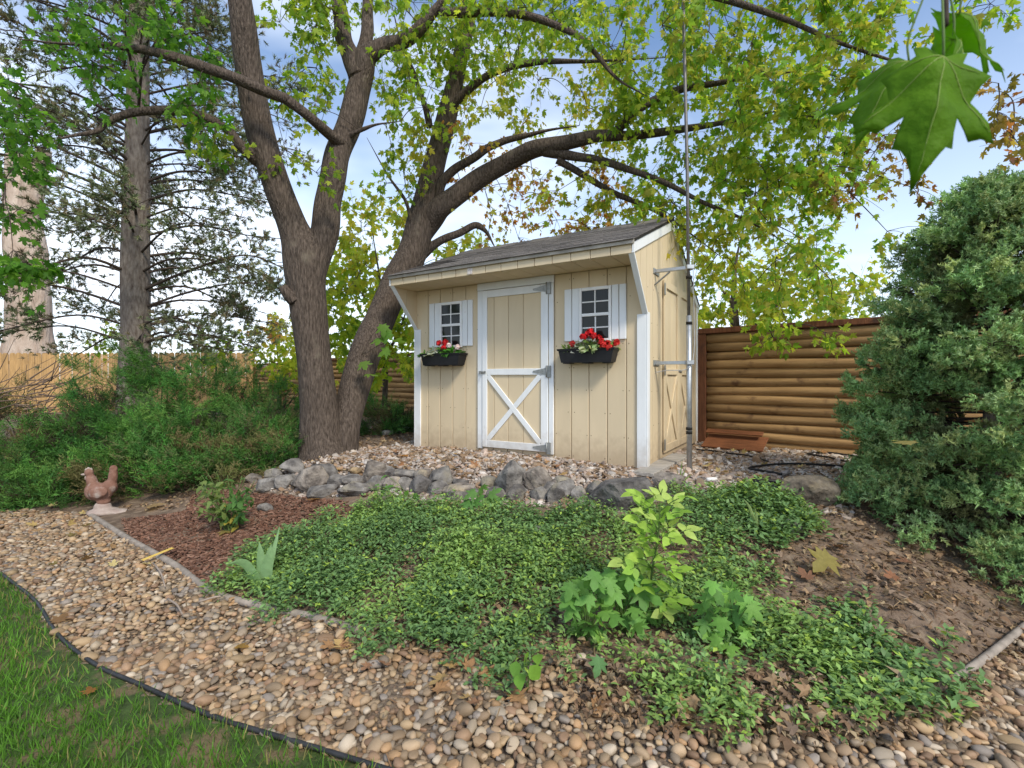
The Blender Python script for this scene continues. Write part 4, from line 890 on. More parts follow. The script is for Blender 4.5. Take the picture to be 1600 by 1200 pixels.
zones = [  # x0 y0 x1 y1  depth range  clumps  leaves  spread palette
    (70, -10, 260, 120, 4.7, 5.3, 11, 26, .34, 'green'), (0, 150, 60, 330, 4.3, 4.7, 7, 26, .30, 'green'), (0, 330, 40, 440, 4.2, 4.5, 5, 18, .24, 'green'),
    (285, 60, 370, 200, 5.0, 5.5, 6, 22, .34, 'green'), (290, 150, 360, 240, 5.1, 5.6, 3, 18, .26, 'lime'), (420, -20, 545, 150, 5.6, 6.6, 14, 30, .40, 'lime'), (420, 150, 520, 270, 5.4, 6.0, 3, 18, .3, 'lime'),
    (590, -20, 740, 90, 5.8, 7.2, 16, 34, .42, 'lime'), (585, 90, 700, 230, 6.0, 7.3, 11, 28, .40, 'lime'), (580, 200, 660, 320, 6.4, 7.3, 5, 18, .34, 'olive'), (640, 180, 690, 240, 6.3, 6.8, 3, 20, .3, 'yel'),
    (720, -20, 980, 100, 5.4, 7.2, 28, 36, .44, 'lime'), (720, 60, 960, 190, 6.0, 7.4, 19, 30, .42, 'yel'), (720, 190, 830, 330, 6.5, 7.4, 9, 22, .38, 'orange'),
    (830, 250, 960, 360, 6.3, 7.4, 10, 22, .36, 'orange'), (760, 280, 900, 400, 6.6, 7.6, 7, 16, .36, 'orange'), (860, 210, 1000, 330, 6.0, 7.0, 8, 24, .36, 'yel'),
    (960, -20, 1200, 100, 4.9, 6.6, 26, 36, .42, 'olive'), (960, 90, 1180, 230, 5.3, 6.8, 26, 34, .42, 'lime'), (1000, 220, 1180, 340, 5.4, 6.8, 18, 32, .40, 'olive'), (1150, 60, 1320, 200, 4.8, 6.0, 22, 34, .40, 'olive'), (1120, 180, 1300, 300, 4.9, 6.0, 22, 34, .38, 'lime'),
    (1160, 280, 1300, 400, 5.2, 6.4, 14, 30, .36, 'olive'), (1060, 320, 1200, 450, 5.6, 6.8, 14, 28, .38, 'yel'), (1170, 370, 1320, 470, 5.5, 6.6, 11, 26, .34, 'olive'), (1200, -20, 1360, 80, 4.7, 5.6, 16, 34, .4, 'olive'), (1290, 100, 1390, 270, 4.7, 5.6, 12, 26, .34, 'olive'),
    (1300, 200, 1440, 320, 4.8, 5.5, 9, 16, .30, 'rust'), (1310, 300, 1390, 370, 5.0, 5.6, 3, 16, .28, 'olive'), (1180, 480, 1300, 560, 5.2, 5.7, 5, 22, .26, 'lime'), (1530, 70, 1600, 230, 4.5, 4.9, 5, 14, .24, 'rust'), (1360, 0, 1560, 60, 4.6, 5.2, 6, 22, .35, 'olive')]
zones = [(z[0], z[1], z[2], z[3], z[4], z[5] + (.9 if z[0] > 700 and z[3] > 90 else 0), int(z[6] * (1.1 if z[0] < 900 else .85)), int(z[7] * (1.8 if z[0] < 900 else 2.1)), z[8] * 1.08, z[9]) for z in zones]
foli = twigs_and_leaves(tk, pts, zones, .088, ML)
q = P(588, 540, 6.2); extra = []
for (px, py) in ((590, 505), (610, 520), (585, 530), (600, 545), (620, 535), (575, 560), (580, 590), (598, 515)):
    extra.append(P(px, py, 6.0) + rng.normal(size=3) * .05)
extra = np.array(extra); n = len(extra)
foli = (np.vstack([foli[0], extra]), np.vstack([foli[1], rng.normal(size=(n, 3)) * .3 + (0, -.4, -.6)]), np.vstack([foli[2], rng.normal(size=(n, 3)) * .3 + (0, -.7, .6)]), np.vstack([foli[3], jit((.17, .30, .06), n)]), np.concatenate([foli[4], np.full(n, .17)]))
for k in range(0, n, 2): tube(tk, spline([P(562, 560, 6.2), .5 * (P(562, 560, 6.2) + extra[k]) + (0, 0, .06), extra[k]], 4), .003, 4, mat=1)
tk.build('trunk', [M_bark, M_twig], tree, origin=base)
finish_leaves(tree, foli, ML, 300, origin=base)

# yellow maple growing by the log fence behind the trunk, and the yellowing trees beyond the fence at right
def back_tree(name, label, cat, px, d, width, zones, limbs, lsize, group=None, nobj=0, tpl=MLS, bark=M_bark):
    b = P(px, 600, d); b[2] = float(gz(b[0], b[1])); t = empty(name, b, 0, label=label, cat=cat, group=group); m_ = MB(); pp = []
    for k, sp in enumerate(limbs):
        q, r = limb(m_, sp, 8, .05, 40 + k); pp.extend(list(q[1:]))
    dat = twigs_and_leaves(m_, pp, zones, lsize, tpl); m_.build('trunk', [bark, M_twig], t, origin=b); finish_leaves(t, dat, tpl, nobj, origin=b)
back_tree('yellow_maple', 'bright yellow-green young maple filling the gap behind the forked trunk', 'tree', 600, 9.4, 10,
    [(520, 330, 640, 440, 9.0, 10.5, 17, 40, .55, 'yel'), (510, 420, 640, 540, 8.8, 10, 17, 40, .5, 'acid'), (590, 470, 660, 620, 8.6, 9.6, 14, 36, .42, 'acid'), (530, 440, 560, 560, 9, 10, 6, 30, .4, 'lime'), (680, 370, 760, 420, 9.5, 10.5, 6, 30, .5, 'yel')],
    [[(600, 655, 9.4, 10), (602, 560, 9.4, 8), (595, 450, 9.5, 6), (580, 350, 9.6, 4)], [(602, 560, 9.4, 6), (630, 500, 9.3, 4), (650, 420, 9.5, 3)], [(598, 500, 9.4, 5), (550, 440, 9.6, 3)]], .14, nobj=0, tpl=ML)
back_tree('background_tree', 'yellowing tree beyond the log fence between shed and spruce', 'tree', 1150, 10.5, 20,
    [(1090, 380, 1220, 500, 9.5, 11.5, 20, 40, .55, 'yel'), (1200, 400, 1350, 500, 9.5, 11.5, 18, 36, .55, 'yel'), (1090, 440, 1350, 520, 9.3, 11, 14, 36, .5, 'acid'), (1180, 330, 1330, 400, 10, 11.5, 6, 30, .5, 'olive')],
    [[(1150, 680, 10.5, 22), (1152, 560, 10.5, 18), (1148, 440, 10.5, 12), (1160, 360, 10.5, 6)], [(1152, 540, 10.5, 10), (1220, 470, 10.4, 7), (1290, 420, 10.3, 4)], [(1150, 480, 10.5, 8), (1110, 430, 10.5, 4)]], .15)
back_tree('background_tree', 'small tree with yellow and orange leaves at the corner where picket and log fences meet', 'tree', 432, 14, 8,
    [(405, 505, 470, 580, 13, 14.5, 12, 36, .42, 'yel'), (420, 530, 468, 590, 12.6, 14, 8, 36, .4, 'acid'), (400, 505, 440, 545, 13, 14.5, 5, 26, .4, 'orange')],
    [[(436, 640, 14, 8), (436, 580, 14, 6), (430, 520, 14, 3)], [(436, 590, 14, 4), (455, 550, 13.8, 2)]], .15)
back_tree('sumac_bush', 'light green feathery bush in front of the picket fence beside the pine', 'shrub', 338, 13, 6,
    [(305, 520, 370, 560, 12.6, 13.6, 9, 34, .38, 'lime'), (150, 500, 200, 550, 12, 13, 4, 26, .35, 'lime')], [[(338, 620, 13, 5), (338, 560, 13, 3), (340, 530, 13, 2)]], .13)

# near twig of big leaves hanging from above, close to the camera
def big_leaf():
    h = [(.03, -.02), (.16, -.12), (.27, -.13), (.24, -.03), (.33, .02), (.50, .10), (.43, .17), (.38, .28), (.46, .34), (.56, .44), (.68, .57), (.55, .55), (.44, .58), (.36, .53), (.24, .48), (.25, .58), (.27, .70), (.19, .72), (.13, .80), (.05, .92), (0, 1.04)]
    o_ = h + [(-x, y) for x, y in h[-2::-1]]; V = [(0, .2, 0)]; n = len(o_); rings = 6
    for r in range(1, rings + 1):
        for (x, y) in o_:
            t = r / rings; V.append((x * t, .2 + (y - .2) * t, 0))
    V = np.array(V); x, y = V[:, 0], V[:, 1]
    V[:, 2] = -.30 * np.abs(x) ** 1.3 - .22 * (y - .1) ** 2 + .035 * np.sin(9 * x + 4 * y) + .02 * np.sin(17 * y) 
    Fs = [np.array([(0, 1 + i, 1 + (i + 1) % n) for i in range(n)]), np.array([(1 + r * n + i, 1 + r * n + n + i, 1 + r * n + n + (i + 1) % n, 1 + r * n + (i + 1) % n) for r in range(rings - 1) for i in range(n)])]
    ang_ = np.arctan2(x, y + .02); vein = np.zeros(len(V))
    c = None
    return V, Fs, c
M_bigleaf = M('near_leaf', (.12, .26, .010), rough=.6, sc=14, c2=(.18, .35, .02), bump=.25, bsc=70, transl=.6, spec=.2, detail=6)
M_vein = M('leaf_vein', (.26, .36, .08), rough=.6, bump=0, transl=.3)
tw = empty('leafy_twig', P(1470, 20, .62), 0, label='close hanging twig of large green maple leaves at the top right', cat='twig')
def near_leaf(px, py, d, tipx, tipy, td, size_, nrm, xs=1.0):
    p = P(px, py, d); q = P(tipx, tipy, td); rot = frames((q - p)[None], np.array([nrm], float))[0]; V, Fs, c = big_leaf(); V = (V * (size_ * xs, size_, size_)) @ rot.T
    m_ = MB(); m_.add(V, Fs, smooth=True); o = m_.build('leaf', M_bigleaf, tw); o.location = p - np.array(tw.location)
    md = o.modifiers.new('thick', 'SOLIDIFY'); md.thickness = .0006
    m_ = MB(); Vl = big_leaf()[0]
    for (a, b) in ((0, 1.0), (.62, .53), (-.62, .53), (.42, .08), (-.42, .08)):
        s_ = np.linspace(0, .96, 9); pl = np.stack([a * s_, b * s_, 0 * s_], -1); x, y = pl[:, 0], pl[:, 1]
        pl[:, 2] = -.30 * np.abs(x) ** 1.3 - .22 * (y - .1) ** 2 + .035 * np.sin(9 * x + 4 * y) + .02 * np.sin(17 * y) + .002
        tube(m_, (pl * (size_ * xs, size_, size_)) @ rot.T, np.linspace(.0009, .0003, 9), 5)
    m_.build('vein', M_vein, o)
    top = np.array(tw.location) + (0, 0, .10); m_ = MB(); tube(m_, spline([p + rot[:, 1] * .0, p + (0, 0, .03), .4 * p + .6 * top, top], 6) - np.array(tw.location), .0013, 6); m_.build('petiole', M_stem, tw)
near_leaf(1474, 88, .56, 1446, 284, .53, .150, (-.2, -.85, .35), .70)
near_leaf(1490, 60, .60, 1500, 235, .66, .130, (.75, -.55, .2))
near_leaf(1420, 95, .63, 1318, 222, .62, .120, (-.35, -.6, .75))
near_leaf(1500, 20, .64, 1560, 88, .68, .12, (.3, -.7, .6))
m_ = MB(); tube(m_, spline([P(1478, 40, .62), P(1480, -40, .63), P(1500, -180, .68), P(1560, -420, .8)], 6) - np.array(tw.location), .003, 7); m_.build('stem', M_twig, tw)
# ------------------------------------------------------------------ conifers
M_needle = M('needles', (1, 1, 1), rough=.6, var=.15, sc=9, bump=0, attr=True, transl=.15, spec=.2)
def brush(n=34, ln=.16, axis=1.0, w=.030, taper=True, seed=0, ang=(35, 65)):
    """a shoot along +Y with thin triangular needles"""
    r_ = np.random.default_rng(seed); V = []; Fs = []
    for i in range(n):
        t = (i + .5) / n * axis; a = r_.uniform(0, 6.28); el = math.radians(r_.uniform(*ang)); d = np.array((math.cos(a) * math.sin(el), math.cos(el), math.sin(a) * math.sin(el)))
        s = unit(np.cross(d, r_.normal(size=3))); b = np.array((0, t * .88, 0)); l_ = ln * r_.uniform(.7, 1.15) * (1 if not taper else 1 - .45 * t)
        k = len(V); V += [b - s * w / 2, b + s * w / 2, b + d * l_]; Fs.append((k, k + 1, k + 2))
    return np.array(V), np.array(Fs)
def up_noise(n, s): return rng.normal(size=(n, 3)) * s

# spruce beside the camera
def spruce(px, d, H, Rm, label, nbr, nsh, seed=0, pal=None, zmin=.12, name='spruce_tree', fill=.7, prof=3.2, shell=0):
    b = P(px, 600, d); b[2] = float(gz(b[0], b[1])) - .02; t = empty(name, b, 0, label=label, cat='tree', group='blue-green spruces at the right')
    m_ = MB(); tube(m_, spline([(0, 0, -.1), (.02, .01, H * .5), (0, 0, H)], 8), np.linspace(.075, .008, 17), 10, rough=.06); m_.build('trunk', M_pinebark, t)
    wd = MB(); SP, SF, SC_ = [], [], []
    pal = np.array(pal or [(.23, .38, .135), (.29, .455, .175), (.37, .515, .225), (.17, .31, .12), (.37, .45, .175)])
    for i in range(nbr):
        u = (i + rng.uniform(0, 1)) / nbr; z = zmin + (H - zmin) * (u ** 1.08); Lb = Rm * max(0, 1 - ((z - zmin) / (H - zmin + .03)) ** prof) * rng.uniform(.72, 1.10) + .05
        if z < .35: Lb *= .8
        az = i * 2.399 + rng.uniform(-.5, .5); slope = rng.uniform(-.22, .16) + .5 * (z / H) ** 2
        o_ = np.array((math.cos(az), math.sin(az), 0)); a = np.array((0, 0, z)); e_ = a + o_ * Lb + np.array((0, 0, slope * Lb)); mid = a + o_ * Lb * .55 + np.array((0, 0, slope * Lb * .4 - .05 * Lb)) + rng.normal(size=3) * .02
        q = spline([a, mid, e_], 6); tube(wd, q, np.linspace(.008, .003, len(q)), 5, cap=False)
        ns = int(nsh * (Lb / Rm + .12)) + 3
        tt = 1 - (rng.random(ns) ** 1.7) * fill; i0 = np.clip((tt * (len(q) - 1)).astype(int), 0, len(q) - 2); fr_ = (tt * (len(q) - 1) - i0)[:, None]; pb = q[i0] * (1 - fr_) + q[i0 + 1] * fr_
        side = np.cross(o_, (0, 0, 1.0)); sg = rng.choice([-1, 1], ns)[:, None]
        dd = unit(o_ * rng.uniform(.35, 1.1, (ns, 1)) + side * sg * rng.uniform(.1, 1.0, (ns, 1)) + np.array((0, 0, 1)) * rng.uniform(-.25, .5, (ns, 1)))
        ext = rng.uniform(.04, .22, (ns, 1)) * (1.15 - tt[:, None] * .5)
        for k in range(ns):
            tube(wd, [pb[k], pb[k] + dd[k] * ext[k]], .003, 3, cap=False)
            if tt[k] < .45 and rng.random() < .5: continue
            m5 = rng.integers(5, 9); d5 = unit(dd[k] * .8 + rng.normal(size=(m5, 3)) * .65 + np.array((0, 0, .2))); SP.append(pb[k] + dd[k] * ext[k] * rng.uniform(.6, 1, (m5, 1))); SF.append(d5)
            c = pal[rng.integers(0, len(pal))] * rng.uniform(.75, 1.25)
            if rng.random() < .06: c = c * .5 + np.array((.16, .10, .05)) * .5
            SC_.append(np.tile(c, (m5, 1)) * rng.uniform(.85, 1.15, (m5, 1)))
    for i in range(shell):                    # boughs: flattened layers of sprays, thickest towards their outer half
        u = ((i + rng.random()) / shell) ** 1.15; z = .10 + (H - .12) * u; az = i * 2.399 + rng.uniform(-.6, .6); Rb = (Rm * (1 - u ** 2.4) + .07) * rng.uniform(.74, 1.14)
        o_ = np.array((math.cos(az), math.sin(az), 0)); side = np.array((-o_[1], o_[0], 0)); Rb *= 1 + .18 * max(0, 1 - u / .16); slope = -.16 - .16 * max(0, 1 - u / .2) + .75 * u ** 1.5 + rng.uniform(-.08, .08)
        q = spline([np.array((0, 0, z)), o_ * Rb * .5 + np.array((0, 0, z + slope * Rb * .35)), o_ * Rb + np.array((0, 0, z + slope * Rb + .02))] , 6); tube(wd, q, np.linspace(.010, .003, len(q)), 5, cap=False)
        nc = int(9 + 34 * Rb / Rm); tb = 1.04 - rng.random(nc) ** 1.25 * .66; tq = np.clip(tb, 0, 1); i0 = np.clip((tq * (len(q) - 1)).astype(int), 0, len(q) - 2); fr_ = (tq * (len(q) - 1) - i0)[:, None]; pb = q[i0] * (1 - fr_) + q[i0 + 1] * fr_
        wd_ = (.05 + .19 * np.sin(np.pi * np.clip((tb - .30) / .80, 0, 1))) * min(1, Rb * 1.6 + .15); lat = rng.uniform(-1, 1, nc) * wd_
        p_ = pb + side * lat[:, None] + np.array((0, 0, 1)) * (rng.normal(0, .030, nc) + .035 - .5 * lat ** 2)[:, None] + o_ * rng.normal(0, .03, (nc, 1)); bt = rng.uniform(.72, 1.22)
        gl_ = gz(p_[:, 0] + b[0], p_[:, 1] + b[1])
        for k in range(nc):
            if p_[k, 2] + b[2] < gl_[k] + .04: continue
            if k % 2 == 0: tube(wd, [pb[k] - o_ * .06, p_[k]], .0025, 3, cap=False)
            m5 = rng.integers(4, 8); out_d = unit(o_ * .8 + side * np.sign(lat[k]) * abs(lat[k]) * 4 + np.array((0, 0, .45)) + rng.normal(size=3) * .25); d5 = unit(out_d + rng.normal(size=(m5, 3)) * .5)
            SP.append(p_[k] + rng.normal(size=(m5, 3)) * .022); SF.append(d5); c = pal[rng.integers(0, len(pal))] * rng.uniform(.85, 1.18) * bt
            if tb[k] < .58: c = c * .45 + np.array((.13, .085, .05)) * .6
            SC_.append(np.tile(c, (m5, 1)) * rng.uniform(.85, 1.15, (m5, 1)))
    SP = np.vstack(SP); SF = np.vstack(SF); SC_ = np.vstack(SC_); n = len(SP)
    wd.build('branch_wood', M_twig, t); nb = MB()
    for v in range(3):
        s = np.arange(n) % 3 == v; TV, TF = brush(18, .44, 1.0, .13, seed=50 + v, ang=(40, 80))
        scatter(nb, TV, TF, SP[s], frames(SF[s], np.tile((0, 0, 1.0), (s.sum(), 1)) + up_noise(s.sum(), .3)), rng.uniform(.068, .10, s.sum()), SC_[s])
    tag(nb.build('needles', M_needle, t), kind='stuff')
spruce(1548, 3.75, 2.62, .90, 'dense blue-green spruce closest at the right edge', 20, 3, shell=168)
spruce(1640, 5.6, 3.1, 1.2, 'second spruce with spiky upright tips behind the dense one', 110, 8, prof=1.6, pal=[(.07, .16, .08), (.08, .18, .09), (.12, .20, .10)])

# sparse old pine
pb = P(212, 560, 9.5); pb[2] = float(gz(pb[0], pb[1])); pine = empty('pine_tree', pb, 0, label='tall sparse pine with a straight grey-brown trunk and drooping branches', cat='tree')
m_ = MB(); s_ = np.array([(210, 640, 9.5, 47), (211, 560, 9.5, 42), (212, 500, 9.5, 40), (212, 400, 9.5, 38), (214, 300, 9.5, 35), (215, 200, 9.5, 32), (216, 100, 9.5, 29), (218, 0, 9.5, 25), (220, -150, 9.5, 18), (222, -300, 9.5, 10)], float)
pp = np.array([P(*r[:3]) for r in s_]); qq = spline(np.concatenate([pp, (s_[:, 3] / 2 / F * s_[:, 2])[:, None]], 1), 8); tube(m_, qq[:, :3], qq[:, 3], 16, rough=.05, seed=3); m_.build('trunk', M_pinebark, pine, origin=pb)
wd = MB(); SP, SF, SC_ = [], [], []
def tuft(p, d, c): SP.append(p); SF.append(d); SC_.append(c)
pcol = np.array([(.17, .215, .11), (.21, .255, .13), (.14, .185, .09), (.27, .285, .15), (.24, .20, .12)])
tz = np.array([540, 512, 485, 458, 430, 402, 372, 345, 318, 290, 262, 236, 210, 180, 150, 120, 92, 60, 25, -15, -60, -110])
for wi, py in enumerate(tz):
    ctr = P(np.interp(py, [-300, 640], [222, 210]), py, 9.5)
    for j in range(5 if py < 500 else 6):
        az = wi * 1.1 + j * 2 * math.pi / 5 + rng.uniform(-.4, .4); Lb = rng.uniform(2.0, 3.3) * (1.0 if py > 60 else .8)
        o_ = np.array((math.cos(az), math.sin(az) * .8, 0)); dr = rng.uniform(-.22, .10) if py > 300 else rng.uniform(-.05, .30)
        q = spline([ctr, ctr + o_ * Lb * .35 + np.array((0, 0, .10 * Lb + dr * Lb * .2)), ctr + o_ * Lb * .7 + np.array((0, 0, .06 * Lb + dr * Lb * .6)) + rng.normal(size=3) * .08, ctr + o_ * Lb + np.array((0, 0, dr * Lb))], 5)
        if abs(math.cos(az)) < .3 and math.sin(az) < 0 and py > 350 and rng.random() < .6: continue
        r0 = rng.uniform(.018, .035); tube(wd, q, np.linspace(r0, .006, len(q)), 5, cap=False)
        side = np.cross(o_, (0, 0, 1.0))
        for s in range(11):
            t = rng.uniform(.3, 1); a = q[int(t * (len(q) - 1))]; dv_ = unit(o_ * rng.uniform(.2, 1) + side * rng.normal() * .8 + np.array((0, 0, rng.uniform(-.35, .35)))); ln = rng.uniform(.25, .8) * (1.25 - t * .6)
            e_ = a + dv_ * ln + np.array((0, 0, -.08 * ln)); m2 = .5 * (a + e_) + rng.normal(size=3) * .05; q2 = spline([a, m2, e_], 3); tube(wd, q2, np.linspace(.007, .003, len(q2)), 3, cap=False)
            live = rng.random() < (.75 if t > .45 else .3)
            for u in range(rng.integers(2, 5)):
                b2 = q2[rng.integers(1, len(q2))]; d2 = unit(dv_ + rng.normal(size=3) * .6); e2 = b2 + d2 * rng.uniform(.10, .28); tube(wd, [b2, e2], .0028, 3, cap=False)
                if live:
                    for _ in range(5): tuft(e2 + rng.normal(size=3) * .08, unit(d2 + rng.normal(size=3) * .5 + np.array((0, 0, .25))), pcol[rng.integers(0, 5)] * rng.uniform(.7, 1.25))
SP, SF, SC_ = np.array(SP), np.array(SF), np.array(SC_); n = len(SP); nb = MB()
for v in range(3):
    s = np.arange(n) % 3 == v; TV, TF = brush(16, .8, .7, .11, seed=70 + v, ang=(15, 60)); scatter(nb, TV, TF, SP[s], frames(SF[s], rdir(s.sum())), rng.uniform(.11, .18, s.sum()), SC_[s])
wd.build('branch_wood', M_twig, pine, origin=pb); tag(nb.build('needles', M_needle, pine, origin=pb), kind='stuff')
# cottonwood far left
cb = P(45, 600, 19); cb[2] = .4; cw = empty('cottonwood_tree', cb, 0, label='thick pale bare cottonwood trunk beyond the picket fence at far left', cat='tree')
m_ = MB(); M_cw = M('pale_bark', (.30, .21, .15), rough=.95, sc=3.2, c2=(.55, .46, .38), stretch=(1, 1, .35), bump=1, bsc=9, bstretch=(1, 1, .25), detail=8, dist=.08)
for k, sp in enumerate([[(44, 620, 19, 100), (45, 560, 19, 88), (46, 510, 19, 78), (46, 450, 19, 76), (42, 400, 19, 72), (34, 340, 19, 60), (30, 290, 19, 52), (26, 255, 19, 40), (24, 235, 19, 26)], [(40, 350, 18.9, 40), (52, 290, 18.9, 40), (62, 258, 18.9, 34), (70, 232, 18.9, 26)]]): limb(m_, sp, 14, .12, 80 + k)
m_.build('trunk', M_cw, cw, origin=cb)

# ------------------------------------------------------------------ junipers
M_jun = M('juniper_foliage', (1, 1, 1), rough=.65, var=.2, sc=7, bump=0, attr=True, transl=.15, spec=.15)
def spray(seed, n=14):
    r_ = np.random.default_rng(seed); V = []; Fs = []
    for i in range(n):
        t = (i + .3) / n; sd_ = 1 if i % 2 else -1; a = sd_ * r_.uniform(.35, .95); el = r_.normal() * .45
        d = np.array((math.sin(a) * math.cos(el), math.cos(a) * math.cos(el), math.sin(el))); b = np.array((r_.normal() * .02, t * .9, .12 * t * t + r_.normal() * .02)); s = unit(np.cross(d, r_.normal(size=3))) * .023
        l_ = r_.uniform(.2, .42) * (1.1 - .6 * t); k = len(V); V += [b - s, b + s, b + d * l_ * .6 + s * .8, b + d * l_]; Fs += [(k, k + 1, k + 2), (k, k + 2, k + 3)]
    return np.array(V), np.array(Fs)
SPR = [spray(s) for s in range(4)]
def juniper(name, label, mounds, count, pal, brown=.08, group='spreading junipers', ssz=(.12, .21)):
    mo = np.array([(*P(px, py, d), rx) for (px, py, d, rx) in mounds]); b = mo[0, :3].copy(); b[2] = float(gz(b[0], b[1])); t = empty(name, b, 0, label=label, cat='shrub', group=group)
    base_mo = mo; g0 = gz(mo[:, 0], mo[:, 1]); subs = []
    for j in range(len(mo)):
        for _ in range(int(8 + 17 * mo[j, 3])):
            d_ = rdir(1)[0]; d_[2] = abs(d_[2]); rr_ = rng.uniform(.72, .98); c_ = np.array((mo[j, 0] + d_[0] * mo[j, 3] * rr_, mo[j, 1] + d_[1] * mo[j, 3] * .85 * rr_, g0[j] + d_[2] * (mo[j, 2] - g0[j]) * rr_)); r_ = rng.uniform(.15, .34); subs.append((c_, r_, d_.copy()))
    SCc = np.array([s_[0] for s_ in subs]); SRr = np.array([s_[1] for s_ in subs])
    w_ = mo[:, 3] ** 2; cnt2 = int(count * .80); count = count - cnt2; k = rng.choice(len(mo), count, p=w_ / w_.sum()); g_ = gz(mo[:, 0], mo[:, 1]); h = mo[:, 2] - g_
    u = rdir(count); u[:, 2] = np.abs(u[:, 2]) * .95; rr = rng.uniform(.55, .88, count)
    lump = .80 + .34 * vnoise(u[:, 0] * 2 + k * 3.1, u[:, 1] * 2 + u[:, 2] * 3, 2.2, 5); rr = rr * lump
    pos = np.stack([mo[k, 0] + u[:, 0] * mo[k, 3] * rr, mo[k, 1] + u[:, 1] * mo[k, 3] * .85 * rr, g_[k] + u[:, 2] * h[k] * rr], -1)
    gl = gz(pos[:, 0], pos[:, 1]); pos[:, 2] = np.maximum(pos[:, 2], gl + .02)
    inside = np.zeros(count, bool)                   # drop sprays deep in a neighbouring mound
    for j in range(len(mo)):
        q = ((pos[:, 0] - mo[j, 0]) / mo[j, 3]) ** 2 + ((pos[:, 1] - mo[j, 1]) / (.85 * mo[j, 3])) ** 2 + ((pos[:, 2] - g_[j]) / h[j]) ** 2; inside |= (q < .45)
    pos, u = pos[~inside], u[~inside]
    k2 = rng.choice(len(SCc), cnt2, p=SRr ** 1.6 / (SRr ** 1.6).sum()); u2 = rdir(cnt2); mj = np.array([s_[2] for s_ in subs]); dcl = unit(mj * (1, 1, .45) + np.array((0, 0, .14)) + rng.normal(size=mj.shape) * .3)
    al = rng.uniform(-.9, 1.1, (cnt2, 1))
    p2 = SCc[k2] + SRr[k2, None] * (u2 * .42 * np.sqrt(np.clip(1.25 - al, .15, 1.5)) * (1 - np.abs(rng.normal(0, .22, cnt2)))[:, None] * (1, 1, .8) + dcl[k2] * al); p2[:, 2] = np.maximum(p2[:, 2], gz(p2[:, 0], p2[:, 1]) + .02)
    pos = np.vstack([pos, p2]); u = np.vstack([u, unit(dcl[k2] + u2 * .5)]); n = len(pos); n1 = n - cnt2
    ctint = rng.uniform(.55, 1.10, (len(SCc), 1)) * (1 + rng.uniform(-.12, .12, (len(SCc), 3)))
    fw_ = unit(u * (1, 1, .45) + np.array((0, 0, .30)) + rng.normal(size=(n, 3)) * .42); pal = np.array(pal)
    c = pal[rng.integers(0, len(pal), n)] * rng.uniform(.75, 1.2, (n, 1)); c[n1:] *= ctint[k2]; c[:n1] = np.array((.085, .06, .04)) * rng.uniform(.5, 1.3, (n1, 1)); br = vnoise(pos[:, 0], pos[:, 1] + pos[:, 2] * 1.3, 2.6, 9) < brown * 2.2; c[br] = c[br] * .4 + np.array((.24, .16, .08)) * .6  # inner sprays: dead brown, coloured dark to stand in for shade between clumps
    wd_ = MB()
    for j in range(len(mo)):
        for _ in range(14):
            d_ = rdir(1)[0]; d_[2] = abs(d_[2]); a = np.array((mo[j, 0], mo[j, 1], g_[j])); e_ = a + d_ * (mo[j, 3] * .85, mo[j, 3] * .75, h[j] * .9); m2 = .5 * (a + e_) + rng.normal(size=3) * .08; tube(wd_, spline([a, m2, e_], 4) - b, np.linspace(.018, .004, 9), 5, cap=False)
    wd_.build('branch_wood', M_twig, t); nb = MB()
    for v in range(4):
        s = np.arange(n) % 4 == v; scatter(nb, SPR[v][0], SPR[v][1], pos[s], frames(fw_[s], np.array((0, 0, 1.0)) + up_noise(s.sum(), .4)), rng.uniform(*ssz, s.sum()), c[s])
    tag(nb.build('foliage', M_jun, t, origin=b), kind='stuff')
JG = [(.085, .225, .042), (.11, .265, .05), (.062, .175, .038), (.145, .295, .062)]
juniper('juniper_shrub', 'large dark green juniper mound rising in front of the picket fence', [(240, 536, 7.3, 1.12), (330, 568, 7.4, 1.0), (180, 592, 6.8, .95), (420, 578, 7.8, .95), (290, 628, 6.5, .85)], 9800, JG, .05)
juniper('juniper_shrub', 'half-bare olive and brown juniper in front of the picket fence at far left', [(30, 612, 7.9, .7), (-70, 620, 7.6, .8), (110, 620, 7.7, .55)], 3000, [(.15, .17, .06), (.20, .17, .08), (.11, .17, .05)], .2)
juniper('juniper_shrub', 'low green juniper spreading at the left edge behind the hen statue', [(40, 668, 5.9, .85), (110, 650, 6.2, .8), (-60, 680, 5.9, .9), (25, 728, 5.45, .5), (90, 742, 5.35, .42), (200, 668, 5.9, .7)], 7200, JG, .06)
juniper('juniper_shrub', 'juniper with thin browning patches beside the maple trunk', [(390, 655, 6.3, .75), (430, 640, 6.8, .6), (310, 670, 6.0, .7), (260, 712, 5.55, .5), (350, 715, 5.6, .5), (420, 690, 5.9, .4)], 6400, JG + [(.19, .21, .08)], .16)
juniper('juniper_shrub', 'small dark juniper against the log fence behind the leaning trunk', [(600, 622, 8.3, .42), (630, 632, 8.5, .35)], 1800, JG, .1)
